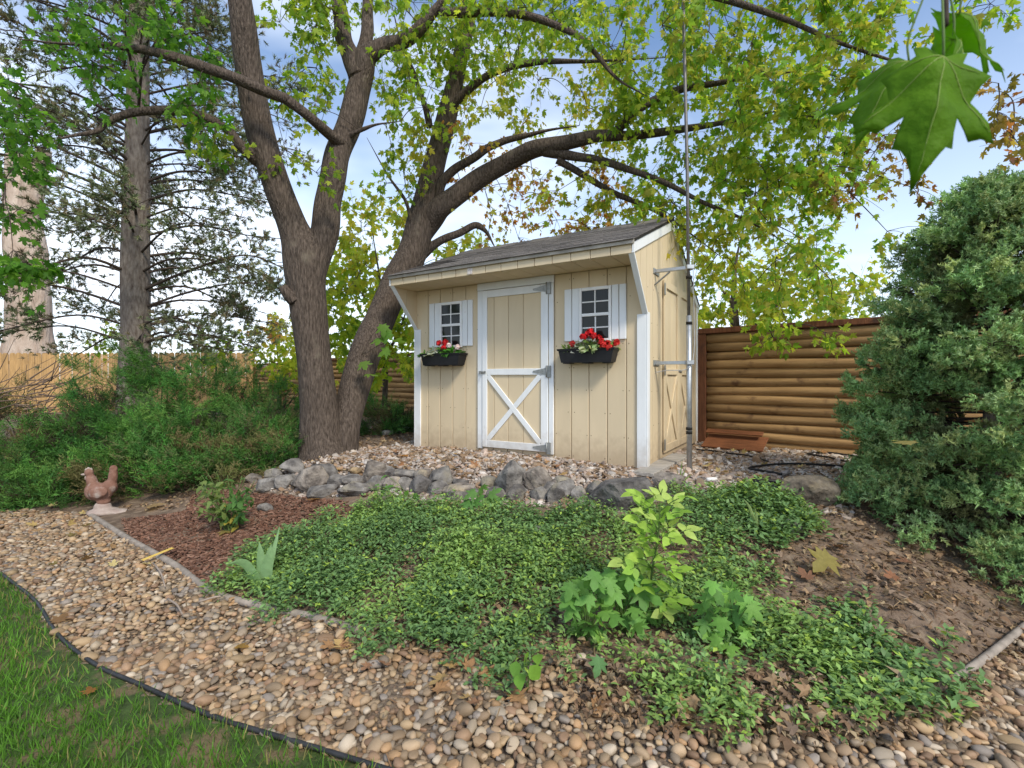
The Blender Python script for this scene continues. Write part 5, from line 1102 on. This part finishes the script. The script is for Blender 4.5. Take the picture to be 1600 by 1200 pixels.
# ------------------------------------------------------------------ dry brush at far left
dbp = onG(40, 640 + 90); db = empty('dry_branches', P(30, 640, 7.6), 0, label='tangle of bare dry branches in front of the picket fence at far left', cat='branches'); wd = MB(); o0 = np.array(db.location)
for _ in range(46):
    a = P(rng.uniform(-60, 90), rng.uniform(590, 660), rng.uniform(7.2, 8.4)); d_ = unit(np.array((rng.uniform(.2, 1), rng.normal() * .3, rng.uniform(-.1, .75)))); ln = rng.uniform(.5, 1.4); e_ = a + d_ * ln; m2 = .5 * (a + e_) + np.array((0, 0, -.10)) + rng.normal(size=3) * .06
    tube(wd, spline([a, m2, e_], 4) - o0, np.linspace(.011, .003, 9), 4, cap=False)
wd.build('bare_twigs', M('dry_wood', (.17, .12, .09), rough=.9, var=.4, bump=.1), db)
# ------------------------------------------------------------------ groundcover, grass, mulch, litter
M_vinca = M('vinca_leaf', (1, 1, 1), rough=.5, var=.2, sc=20, bump=.05, attr=True, transl=.25, spec=.3)
def vpoly(pix): return [tuple(onG(*p)[:2]) for p in pix]
VIN = vpoly([(345, 925), (400, 880), (440, 848), (520, 812), (580, 795), (640, 800), (700, 795), (780, 805), (850, 812), (905, 806), (965, 812), (1040, 800), (1080, 775), (1130, 772), (1230, 786), (1270, 815), (1240, 850), (1205, 885), (1215, 925), (1300, 965), (1400, 1010), (1480, 1060), (1520, 1120), (1340, 1165), (1150, 1150), (1000, 1125), (880, 1085), (760, 1050), (640, 1020), (500, 985), (410, 955)])
vx, vy = zip(*VIN); n = 27000; x = rng.uniform(min(vx) - .15, max(vx) + .15, n); y = rng.uniform(min(vy) - .1, max(vy) + .1, n)
dens = 2.3 * (.5 * vnoise(x, y, 2.1, 3) + .5 * vnoise(x, y, 6.5, 4)) - .42
bare = [(945, 850, .16), (1060, 870, .16), (880, 985, .18), (1010, 1010, .2), (950, 1060, .22), (1150, 1060, .18), (1180, 870, .2), (1100, 1010, .12), (640, 875, .12), (800, 840, .12)]
for (bx_, by_, br_) in bare:
    c_ = onG(bx_, by_); dens -= .75 * np.exp(-((x - c_[0]) ** 2 + (y - c_[1]) ** 2) / br_ ** 2)
vb = spline(np.array(VIN + VIN[:1]), 5); db_ = np.min(np.hypot(x[:, None] - vb[None, :, 0], y[:, None] - vb[None, :, 1]), 1) * np.where(pip(x, y, VIN), 1, -1)
s = (rng.random(n) < np.clip(dens, 0.10, 1) * np.clip(.45 + (db_ + (vnoise(x, y, 4.5, 11) - .5) * .3) / .22, 0, 1)) & infov(x, y, 100); x, y = x[s], y[s]; n = len(x); z = gz(x, y)
m_ = MB(); OVS = oval_leaf(2, .52, .22, .22); g_ = vnoise(x, y, 2.3, 6); hgt = (.03 + .13 * vnoise(x, y, 3.4, 7)) * rng.uniform(.4, 1.3, n)
LPs, LFs, LNs, LCs, LSs = [], [], [], [], []
lush = np.clip((x - onG(1150, 950)[0]) * .8, 0, .35)
for k in range(7):
    a = k * 2.4 + rng.uniform(0, 6.28, n); el = rng.uniform(-.15, .9, n); t = rng.uniform(.35, 1.0, n)
    d = np.stack([np.cos(a) * np.cos(el), np.sin(a) * np.cos(el), np.sin(el)], -1); p = np.stack([x, y, z + .01 + hgt * t], -1) + d * .008
    c = np.where(((g_ + rng.uniform(-.3, .3, n)) > .62)[:, None], np.array((.26, .41, .11)), np.array((.165, .29, .10))); tip = (rng.random(n) < .12) & (t > .75); c = np.where(tip[:, None], np.array((.34, .48, .08)), c); c = c * rng.uniform(.7, 1.25, (n, 1))
    LPs.append(p); LFs.append(d); LNs.append(np.array((0, 0, 1.0)) + rng.normal(size=(n, 3)) * .25); LCs.append(c); LSs.append(rng.uniform(.020, .042, n) * (1 + lush * .8))
scatter(m_, OVS[0], OVS[1], np.vstack(LPs), frames(np.vstack(LFs), np.vstack(LNs)), np.concatenate(LSs), np.vstack(LCs), smooth=True)
gc = m_.build('groundcover', M_vinca); tag(gc, 'glossy green vinca covering the slope below the stone wall', 'groundcover', None, 'stuff')
# grass
M_grass = M('grass_blade', (1, 1, 1), rough=.55, var=.1, sc=9, bump=0, attr=True, transl=.3, spec=.2)
n = 95000; x = rng.uniform(-4.6, .3, n); y = rng.uniform(1.45, 4.6, n); nz_ = vnoise(x, y, 2.2, 8)
dl = np.min(np.hypot(x[:, None] - np.array(spline(np.array(lawn_line), 5))[None, :, 0], y[:, None] - np.array(spline(np.array(lawn_line), 5))[None, :, 1]), 1)
s = pip(x, y, LAWN) & infov(x, y, 200) & (rng.random(n) < np.clip(.12 + dl * 3.0 + (nz_ - .5) * .5, .05, 1)); x, y, dl = x[s], y[s], dl[s]; n = len(x)
GV = np.array([(-.045, 0, 0), (.045, 0, 0), (-.03, .55, .08), (.03, .55, .08), (0, 1, .28)]); GF = np.array([(0, 1, 3), (0, 3, 2), (2, 3, 4)])
up = np.stack([rng.normal(0, .38, n), rng.normal(0, .38, n), np.ones(n)], -1); dry = (rng.random(n) < .04 + .3 * np.exp(-dl * 9))
c = np.where(dry[:, None], np.array((.28, .26, .09)), np.array((.105, .245, .03))) * rng.uniform(.7, 1.3, (n, 1)) * (1 + .35 * (vnoise(x, y, 1.4, 4) - .5))[:, None]
m_ = MB(); scatter(m_, GV, GF, np.stack([x, y, gz(x, y)], -1), frames(up, rdir(n)), rng.uniform(.035, .065, n), c, smooth=True)
tag(m_.build('grass', M_grass, GROUND['lawn']), 'short green grass blades of the lawn', None, None, 'stuff')
# red bark mulch
M_mulch = M('bark_mulch', (1, 1, 1), rough=.9, var=.3, sc=30, bump=.4, bsc=60, attr=True)
MUL = vpoly([(190, 812), (290, 800), (300, 775), (330, 765), (400, 772), (470, 778), (540, 785), (560, 800), (450, 850), (410, 885), (350, 935), (330, 930), (270, 887), (205, 848)])
vx, vy = zip(*MUL); n = 16000; x = rng.uniform(min(vx), max(vx), n); y = rng.uniform(min(vy), max(vy), n); s = pip(x, y, MUL); x, y = x[s], y[s]; n = len(x)
CV, CF = boxg(-.5, .5, -.5, .5, -.5, .5, .06); CV = np.array([(-.5, -.5, -.5), (.5, -.5, -.5), (.4, .5, -.5), (-.45, .5, -.5), (-.4, -.4, .5), (.45, -.45, .5), (.35, .4, .5), (-.35, .45, .5)]); CF = np.array([(0, 3, 2, 1), (4, 5, 6, 7), (0, 1, 5, 4), (1, 2, 6, 5), (2, 3, 7, 6), (3, 0, 4, 7)])
scl = np.stack([rng.uniform(.008, .018, n), rng.uniform(.02, .055, n), rng.uniform(.004, .010, n)], -1); yaw = rng.uniform(0, 6.28, n)
c = np.array([(.175, .085, .052), (.23, .118, .075), (.125, .06, .038), (.28, .16, .11)])[rng.integers(0, 4, n)] * rng.uniform(.6, 1.2, (n, 1))
m_ = MB(); scatter(m_, CV, CF, np.stack([x, y, gz(x, y) + rng.uniform(0, .018, n)], -1), frames(np.stack([np.cos(yaw), np.sin(yaw), rng.normal(0, .25, n)], -1), np.array((0, 0, 1.0)) + up_noise(n, .3)), scl, c)
tag(m_.build('bark_mulch', M_mulch, GROUND['garden_bed']), None, None, None, 'stuff')
# leaf litter: small crumpled brown leaves and chips all over the bed, thick under the spruce
M_litter = M('dead_leaf', (1, 1, 1), rough=.8, var=.25, sc=18, bump=.2, bsc=50, attr=True, transl=.12)
LITC = np.array([(.32, .205, .115), (.25, .155, .09), (.40, .27, .15), (.20, .13, .08), (.45, .34, .20), (.30, .215, .15)])
LV = MLS[0].copy(); LV[:, 2] = .28 * np.sin(LV[:, 0] * 5 + LV[:, 1] * 3) * .6 + .25 * LV[:, 0] ** 2
def litter(poly, n, sz, name, palette=LITC, dz=(.004, .03), parent=None):
    vx, vy = zip(*poly); x = rng.uniform(min(vx), max(vx), n); y = rng.uniform(min(vy), max(vy), n); s = pip(x, y, poly) & infov(x, y, 120); x, y = x[s], y[s]; k = len(x)
    yaw = rng.uniform(0, 6.28, k); return (np.stack([x, y, gz(x, y) + rng.uniform(*dz, k)], -1), frames(np.stack([np.cos(yaw), np.sin(yaw), rng.normal(0, .3, k)], -1), np.array((0, 0, 1.0)) + up_noise(k, .4)), rng.uniform(*sz, k), palette[rng.integers(0, len(palette), k)] * rng.uniform(.55, 1.15, (k, 1)))
m_ = MB(); CHIP = oval_leaf(4, .62, .7, .35)
SPR_P = [(1.2, 3.3), (2.2, 3.8), (2.9, 4.6), (4.6, 5.2), (6, 5.5), (6, 3.2), (3.2, 2.75), (2.3, 2.3), (1.7, 2.45), (1.35, 2.8)]
for args in ((SPR_P, 10500, (.018, .055)), (VIN, 5200, (.02, .05)), (vpoly([(420, 720), (560, 700), (720, 700), (760, 720), (640, 740), (480, 745)]), 900, (.02, .05)), (vpoly([(150, 800), (330, 760), (420, 730), (470, 715), (440, 760), (330, 790)]), 900, (.02, .05)), ([(-2.3, 6.2), (-1.3, 6.3), (-1.2, 9), (-2.6, 10), (-4, 8), (-2.6, 6.4)], 2200, (.02, .06))):
    a = litter(args[0], args[1] * 2 // 3, args[2], 'x'); scatter(m_, *CHIP, *a); a = litter(args[0], args[1] // 3, args[2], 'x'); scatter(m_, LV, MLS[1], *a)
PTH = lawn_line[::-1] + [G(-420, 790, .02), G(-100, 790, .02)] + bed_line[:14]
for args in ((PTH, 1300, (.010, .035)),): scatter(m_, *CHIP, *litter(*args, 'x', dz=(.02, .05)))
BR = vpoly([(860, 1040), (1100, 1060), (1400, 1080), (1540, 1060), (1560, 1130), (1350, 1175), (1100, 1165), (900, 1130)])
scatter(m_, *CHIP, *litter(BR, 2600, (.012, .036), 'x', dz=(.02, .06))); scatter(m_, LV, MLS[1], *litter(BR, 260, (.04, .09), 'x', dz=(.03, .06)))
xw = litter(PAD, 1500, (.015, .045), 'x'); scatter(m_, *CHIP, *xw)
needle_c = np.array([(.24, .14, .07), (.32, .22, .12), (.17, .10, .06)])
NV = np.array([(-.03, -.5, 0), (.03, -.5, 0), (.03, .5, .02), (-.03, .5, .02)]); NF = np.array([(0, 1, 2, 3)])
for pl, k, dz_ in ((SPR_P, 9000, .02), (VIN, 5000, .02), (PTH, 2600, .05)):
    a = litter(pl, k, (.03, .09), 'x', needle_c, (.002, dz_)); scatter(m_, NV, NF, *a)
tag(m_.build('leaf_litter', M_litter, GROUND['garden_bed']), None, None, None, 'stuff')

# ------------------------------------------------------------------ fallen leaves one can pick out
fl_mesh = []
for v in range(3):
    V = ML[0].copy(); V[:, 2] = .06 * np.sin(V[:, 0] * (4 + v) + V[:, 1] * 3 + v) + (.12 + .1 * v) * np.abs(V[:, 0]) ** 1.5 - .04; mb = MB(); mb.add(V - (0, .4, 0), [ML[1]], smooth=True); fl_mesh.append(mb.mesh('fallen_leaf', M_leafobj))
def fallen(px, py, sz, col, label, group, rot=None):
    p = onG(px, py); q = link('fallen_leaf', fl_mesh[R.randrange(3)], None, (p[0], p[1], p[2] + .035), (R.uniform(-.25, .25), R.uniform(-.25, .25), R.uniform(0, 6.28) if rot is None else rot), (sz,) * 3, col); tag(q, label, 'leaf', group); return q
q = fallen(1287, 902, .17, (.46, .40, .13), 'big pale yellow maple leaf lying on brown litter near the spruce', 'fallen leaves', 2.6); q.rotation_euler = (Matrix.Rotation(.8, 4, 'X') @ Matrix.Rotation(2.2, 4, 'Z')).to_euler(); q.location.z += .06
q = fallen(1305, 693, .13, (.45, .40, .16), 'dull yellow leaf caught on the lower spruce branches', 'fallen leaves'); q.location = P(1412, 690, 3.0)
q = fallen(1440, 1118, .11, (.42, .20, .09), 'orange brown maple leaf lying at the front edge of the vinca', 'fallen leaves')
fallen(1108, 1105, .10, (.40, .24, .10), 'tan leaf on the pebbles in the front centre-right', 'fallen leaves'); fallen(1070, 1118, .10, (.52, .42, .18), 'pale yellow curled leaf on the front pebbles', 'fallen leaves')
fallen(140, 1090, .055, (.48, .22, .07), 'orange leaf lying on the green lawn', 'fallen leaves'); fallen(95, 975, .09, (.40, .25, .13), 'tan crumpled leaf against the black lawn edging', 'fallen leaves')
fallen(240, 795, .17, (.58, .44, .25), 'large pale leaf on the red mulch beside the hen', 'fallen leaves'); fallen(98, 772, .15, (.50, .38, .10), 'yellow leaf at the juniper edge left of the hen', 'fallen leaves'); fallen(350, 838, .10, (.48, .40, .14), 'yellow leaf at the foot of the perennial bush', 'fallen leaves')
fallen(490, 785, .12, (.50, .30, .12), 'orange tan leaf on mulch below the stone wall', 'fallen leaves'); fallen(632, 716, .10, (.55, .28, .08), 'orange leaf on the gravel left of the shed door', 'fallen leaves'); fallen(378, 1020, .07, (.50, .32, .10), 'yellow brown leaf on the river rock below the lawn curve', 'fallen leaves')
flv = []
for nm, poly, cnt, cols, lab in (('a', [(-2.4, 4.9), (-1.6, 4.8), (-.4, 4.7), (.9, 4.3), (1.2, 4.8), (-1.2, 6.4), (-2.0, 6.0)], 26, [(.30, .15, .07), (.42, .27, .10), (.36, .20, .08)], 'dry brown maple leaf on the gravel in front of the shed'),
    ('b', [(1.9, 4.0), (3.0, 4.4), (4.4, 5.4), (2.9, 6.7), (1.9, 5.4)], 30, [(.42, .28, .10), (.36, .18, .07), (.48, .36, .14)], 'small yellow-brown leaf on the gravel before the right log fence'),
    ('c', SPR_P, 34, [(.26, .12, .06), (.32, .17, .09), (.20, .10, .055)], 'dead brown leaf in the litter under the spruce'),
    ('d', vpoly([(600, 1010), (900, 1080), (1250, 1130), (1100, 1150), (700, 1120), (450, 1010)]), 26, [(.36, .20, .09), (.45, .30, .12), (.28, .15, .08)], 'brown leaf among the river rock at the bed edge'),
    ('e', vpoly([(10, 800), (130, 790), (260, 880), (200, 930), (60, 900)]), 20, [(.45, .32, .12), (.36, .22, .10), (.52, .42, .18)], 'yellowish leaf on the far left river rock')):
    vx, vy = zip(*poly); got = 0
    while got < cnt:
        x, y = R.uniform(min(vx), max(vx)), R.uniform(min(vy), max(vy))
        if not pip(np.array([x]), np.array([y]), poly)[0]: continue
        shx = (x - SO[0]) * sxv[0] + (y - SO[1]) * sxv[1]; shy = (x - SO[0]) * syv[0] + (y - SO[1]) * syv[1]
        if -W - .1 < shx < .1 and -.05 < shy < D: continue
        flv.append((x, y, R.choice(cols))); got += 1

fx, fy = np.array([f[0] for f in flv]), np.array([f[1] for f in flv]); k = len(fx); yaw = rng.uniform(0, 6.28, k); m_ = MB()
scatter(m_, ML[0] * (1, 1, -1) - (0, .4, -.02), ML[1], np.stack([fx, fy, gz(fx, fy) + .035], -1), frames(np.stack([np.cos(yaw), np.sin(yaw), rng.normal(0, .3, k)], -1), np.array((0, 0, 1.0)) + up_noise(k, .35)), rng.uniform(.05, .10, k), np.array([f[2] for f in flv]))
tag(m_.build('leaf_litter', M_litter, GROUND['gravel_pad']), None, None, None, 'stuff')
# ------------------------------------------------------------------ small plants with separate leaves
def leaf_part(par, tpl, p, f, nrm, s, col, name='leaf', m=None):
    mb = MB(); scatter(mb, tpl[0], tpl[1], np.array([p]), frames(np.array([f], float), np.array([nrm], float)), np.array([s]), np.array([col]), smooth=True); return mb.build(name, m or M_leafo, par)
def seedling(px, py, name, label, leaves, sz, cols, group=None, cat='seedling', tpl=None, yoff=0):
    b = onG(px, py); t = empty(name, b, 0, label=label, cat=cat, group=group); d0 = b[1]
    st = MB(); leaves = list(leaves) + [(l_[0] + R.uniform(-14, 14), l_[1] + R.uniform(-12, 12)) for l_ in leaves if len(leaves) > 8]; sz = sz * (.85 if len(leaves) > 12 else 1)
    for (lx, ly, *r) in leaves:
        dd = d0 + yoff + (r[0] if r else rng.uniform(-.14, .14)); p = P(lx, ly, dd) - b; out_ = unit(p * (1, 1, 0) + rng.normal(size=3) * .1)
        c = np.array(cols[R.randrange(len(cols))]) * R.uniform(.85, 1.15)
        f = unit(out_ * .7 + np.array((0, -.45, -.35)) + rng.normal(size=3) * .25); leaf_part(t, tpl or ML, p - f * sz * .4, f, np.array((0, -.55, .85)) + rng.normal(size=3) * .25, sz * R.uniform(.8, 1.15), c)
        tube(st, spline([(rng.normal() * .01, rng.normal() * .01, -.02), (p[0] * .3, p[1] * .3, max(p[2] * .6, .02)), p - f * sz * .4], 4), .0022, 4)
    st.build('stem', M_stem, t)
gl = [(.19, .40, .08), (.23, .44, .09), (.15, .33, .07)]
dk = [(.09, .22, .07), (.11, .25, .08)]
seedling(920, 1000, 'maple_seedling', 'light green maple seedling left of the bright yellow-green sapling', [(890, 925), (905, 912), (930, 905), (918, 945), (945, 935), (895, 955), (910, 970), (935, 965), (950, 950), (885, 940), (925, 985), (900, 990), (938, 1000)], .125, gl, 'maple seedlings in the bed')
seedling(975, 985, 'maple_seedling', 'darker maple seedling at the foot of the bright sapling', [(950, 900), (965, 915), (985, 905), (1000, 915), (1015, 930), (970, 940), (990, 945), (1010, 955), (955, 925), (1020, 965), (985, 970), (1000, 980), (960, 965), (935, 915)], .125, [(.15, .33, .07), (.18, .37, .08), (.12, .27, .06)], 'maple seedlings in the bed')
seedling(1140, 1010, 'maple_seedling', 'round dark green maple seedling right of the bright sapling', [(1105, 940), (1120, 925), (1140, 920), (1155, 935), (1170, 945), (1110, 960), (1130, 950), (1150, 958), (1165, 965), (1100, 980), (1120, 985), (1140, 978), (1160, 985), (1130, 1000), (1150, 1003), (1115, 1005), (1170, 1000), (1175, 980)], .115, [(.17, .37, .07), (.21, .42, .08), (.13, .29, .065)], 'maple seedlings in the bed')
seedling(945, 1050, 'maple_seedling', 'tiny dark maple seedling on bare soil below the sapling', [(935, 1040), (950, 1045), (940, 1058)], .085, dk, 'maple seedlings in the bed')
seedling(825, 1078, 'maple_seedling', 'small yellow-green seedling standing among the front river rock', [(805, 1045), (822, 1030), (840, 1028), (812, 1062), (835, 1050), (822, 1072)], .085, [(.20, .38, .05), (.15, .32, .045)], 'maple seedlings in the bed', tpl=OVB)
seedling(755, 800, 'maple_seedling', 'pale green seedling in front of the wall below the shed door', [(735, 772), (752, 764), (770, 770), (745, 782), (762, 785), (778, 785), (730, 788)], .115, [(.11, .26, .06), (.14, .28, .07)], 'maple seedlings in the bed')
seedling(645, 795, 'maple_seedling', 'small light green seedling against the wall stones left of centre', [(610, 760), (600, 745), (635, 770), (650, 775), (598, 770), (588, 758)], .075, [(.14, .32, .05), (.11, .26, .05)], 'maple seedlings in the bed', tpl=OVB)
# box elder sapling with compound leaves
b = onG(1015, 975); sp = empty('boxelder_sapling', b, 0, label='tall bright yellow-green sapling standing over the groundcover', cat='sapling')
d0 = b[1]; st = MB(); ybr = [(.34, .55, .08), (.40, .59, .10), (.28, .48, .07), (.46, .60, .15)]
LFT = oval_leaf(5, .6, .15, .22); main = spline([np.array((0, 0, -.02)), P(1018, 900, d0) - b, P(1028, 840, d0 - .03) - b, P(1032, 780, d0 - .05) - b], 6); tube(st, main, np.linspace(.008, .003, len(main)), 6)
for (x, y) in [(985, 772), (1000, 782), (1020, 770), (1035, 764), (1058, 780), (1075, 776), (1062, 800), (1050, 818), (1080, 826), (990, 812), (1005, 800), (1020, 812), (1038, 800), (1000, 832), (985, 845), (975, 862), (995, 872), (1015, 860), (1035, 852), (1055, 842), (965, 880), (985, 890), (1005, 898), (1025, 885), (1045, 875), (1060, 862), (975, 905), (1000, 918), (1030, 912), (1050, 900), (1065, 890), (1030, 935), (1050, 945), (1062, 935), (1042, 960), (1010, 840), (1025, 828), (1045, 832)]:
    dd = d0 + rng.uniform(-.16, .12); p = P(x, y, dd) - b; k = int(np.argmin(np.linalg.norm(main - (p * (.4, .4, .85)), axis=1))); a = main[k]
    tube(st, spline([a, .5 * (a + p) + (0, 0, .02), p], 3), .0018, 4); f = unit(p - a + np.array((0, -.05, -.03)) + rng.normal(size=3) * .03); s_ = .075 + .035 * rng.random() + (.025 if y > 900 else 0); nm_ = np.array((0, -.5, .85)) + rng.normal(size=3) * .3; cc = np.array(ybr[R.randrange(4)]) * (1 if y < 900 else .85); sd_ = unit(np.cross(f, nm_))
    for (q_, g_, k_) in ((p - f * s_ * .3, f, 1.0), (p - f * s_ * .45, unit(f * .5 + sd_), .8), (p - f * s_ * .5, unit(f * .5 - sd_), .8)): leaf_part(sp, LFT, q_, g_, nm_ + rng.normal(size=3) * .15, s_ * k_, cc * rng.uniform(.9, 1.1))
st.build('stem', M_stem, sp)
# iris fans
def iris(px, py, label, blades, cols):
    b = onG(px, py); t = empty('iris_plant', b, 0, label=label, cat='iris', group='iris plants by the edging')
    for (tx, ty, dd, wd, bend) in blades:
        e_ = P(tx, ty, b[1] + dd) - b; m1 = e_ * .5 + np.array((0, 0, bend)); q = spline([np.array((0, 0, -.01)), m1, e_], 7); sd_ = unit(np.cross(unit(e_), (0, 1.0, .2))); mb = MB(); V = []; 
        for i, p in enumerate(q):
            tt = i / (len(q) - 1); ww = wd * (1 - tt ** 2.2) * .5 + .001; V += [p - sd_ * ww, p + np.array((0, -.006, 0)), p + sd_ * ww]
        Fs = [];
        for i in range(len(q) - 1):
            for c in (0, 1): Fs.append((3 * i + c, 3 * i + c + 1, 3 * i + c + 4, 3 * i + c + 3))
        mb.add(np.array(V), [np.array(Fs)], cols, smooth=True); mb.build('blade', M_leafo, t)
iris(412, 922, 'grey-green iris fan with broad arching blades beside the edging', [(352, 882, -.05, .075, .09), (405, 846, .02, .08, .02), (424, 850, .0, .085, .02), (378, 900, -.1, .065, .04), (437, 822, .15, .045, 0)], (.26, .42, .20))
iris(1045 + 15, 770, 'few thin upright grass-like blades by the mast foot', [(1066, 718, 0, .012, .0), (1058, 735, 0, .012, .0), (1080, 742, 0, .014, .03), (1072, 730, .02, .010, .02)], (.20, .32, .08))
iris(1185, 835, 'narrow pale blades bending through the groundcover on the right', [(1160, 778, 0, .022, .05), (1178, 790, -.05, .02, .03)], (.26, .36, .14))
# yellow iris blade fallen on the pebbles, and dry sticks
q = onG(222, 887); q1 = onG(270, 868); e = empty('dead_blade', q, 0, label='flat yellow dead iris blade lying across the river rock', cat='dead leaf'); mb = MB(); bar(mb, (0, 0, .055), np.array(q1) - q + (0, 0, .06), .035, .003, b=.001); mb.build('blade', M('yellow_blade', (.62, .43, .10), rough=.7, sc=5, var=.2, stretch=(1, 9, 9), bump=.1), e)
M_stick = M('dry_stick', (.30, .24, .19), rough=.9, var=.3, bump=.1)
for (pa, pb2, lab) in (((240, 892), (258, 930), 'forked dry stick on the river rock below the yellow blade'), ((262, 950), (285, 975), 'thin dry stick on the middle of the river rock path'), ((310, 955), (352, 945), 'thin straight stick lying near the grey edging')):
    a = onG(*pa) + (0, 0, .055); c = onG(*pb2) + (0, 0, .055); e = empty('dry_stick', a, 0, label=lab, cat='stick', group='sticks on the path'); mb = MB(); tube(mb, spline([a, .5 * (a + c) + (.012, 0, .01), c], 4) - a, np.linspace(.007, .004, 9), 6, rough=.1); mb.build('twig', M_stick, e)
# perennial bush by the wall end
b = onG(362, 832); pn = empty('perennial_bush', b, 0, label='leafy perennial with yellowing lower leaves on the red mulch', cat='plant'); st = MB()
for k in range(36):
    px, py = rng.uniform(300, 405), rng.uniform(738, 800); dd = b[1] + rng.uniform(-.2, .2); e_ = P(px, py, dd) - b; q = spline([np.array((rng.normal() * .03, rng.normal() * .03, -.02)), e_ * .5 + (0, 0, .04), e_], 5); tube(st, q, .0025, 4)
    yel_ = py > 800 or rng.random() < .15
    for j in range(7):
        t = rng.uniform(.25, 1); p = q[int(t * (len(q) - 1))]; f = unit(rng.normal(size=3) + np.array((0, -.3, -.1))); c = np.array((.40, .34, .06)) if (t < .45 and rng.random() < .5) else np.array((.09, .20, .045)) if px > 345 else np.array((.18, .25, .07))
        leaf_part(pn, OV, p, f, np.array((0, -.4, .9)) + rng.normal(size=3) * .3, rng.uniform(.05, .088), c * rng.uniform(.8, 1.2))
st.build('stem', M_stem, pn)
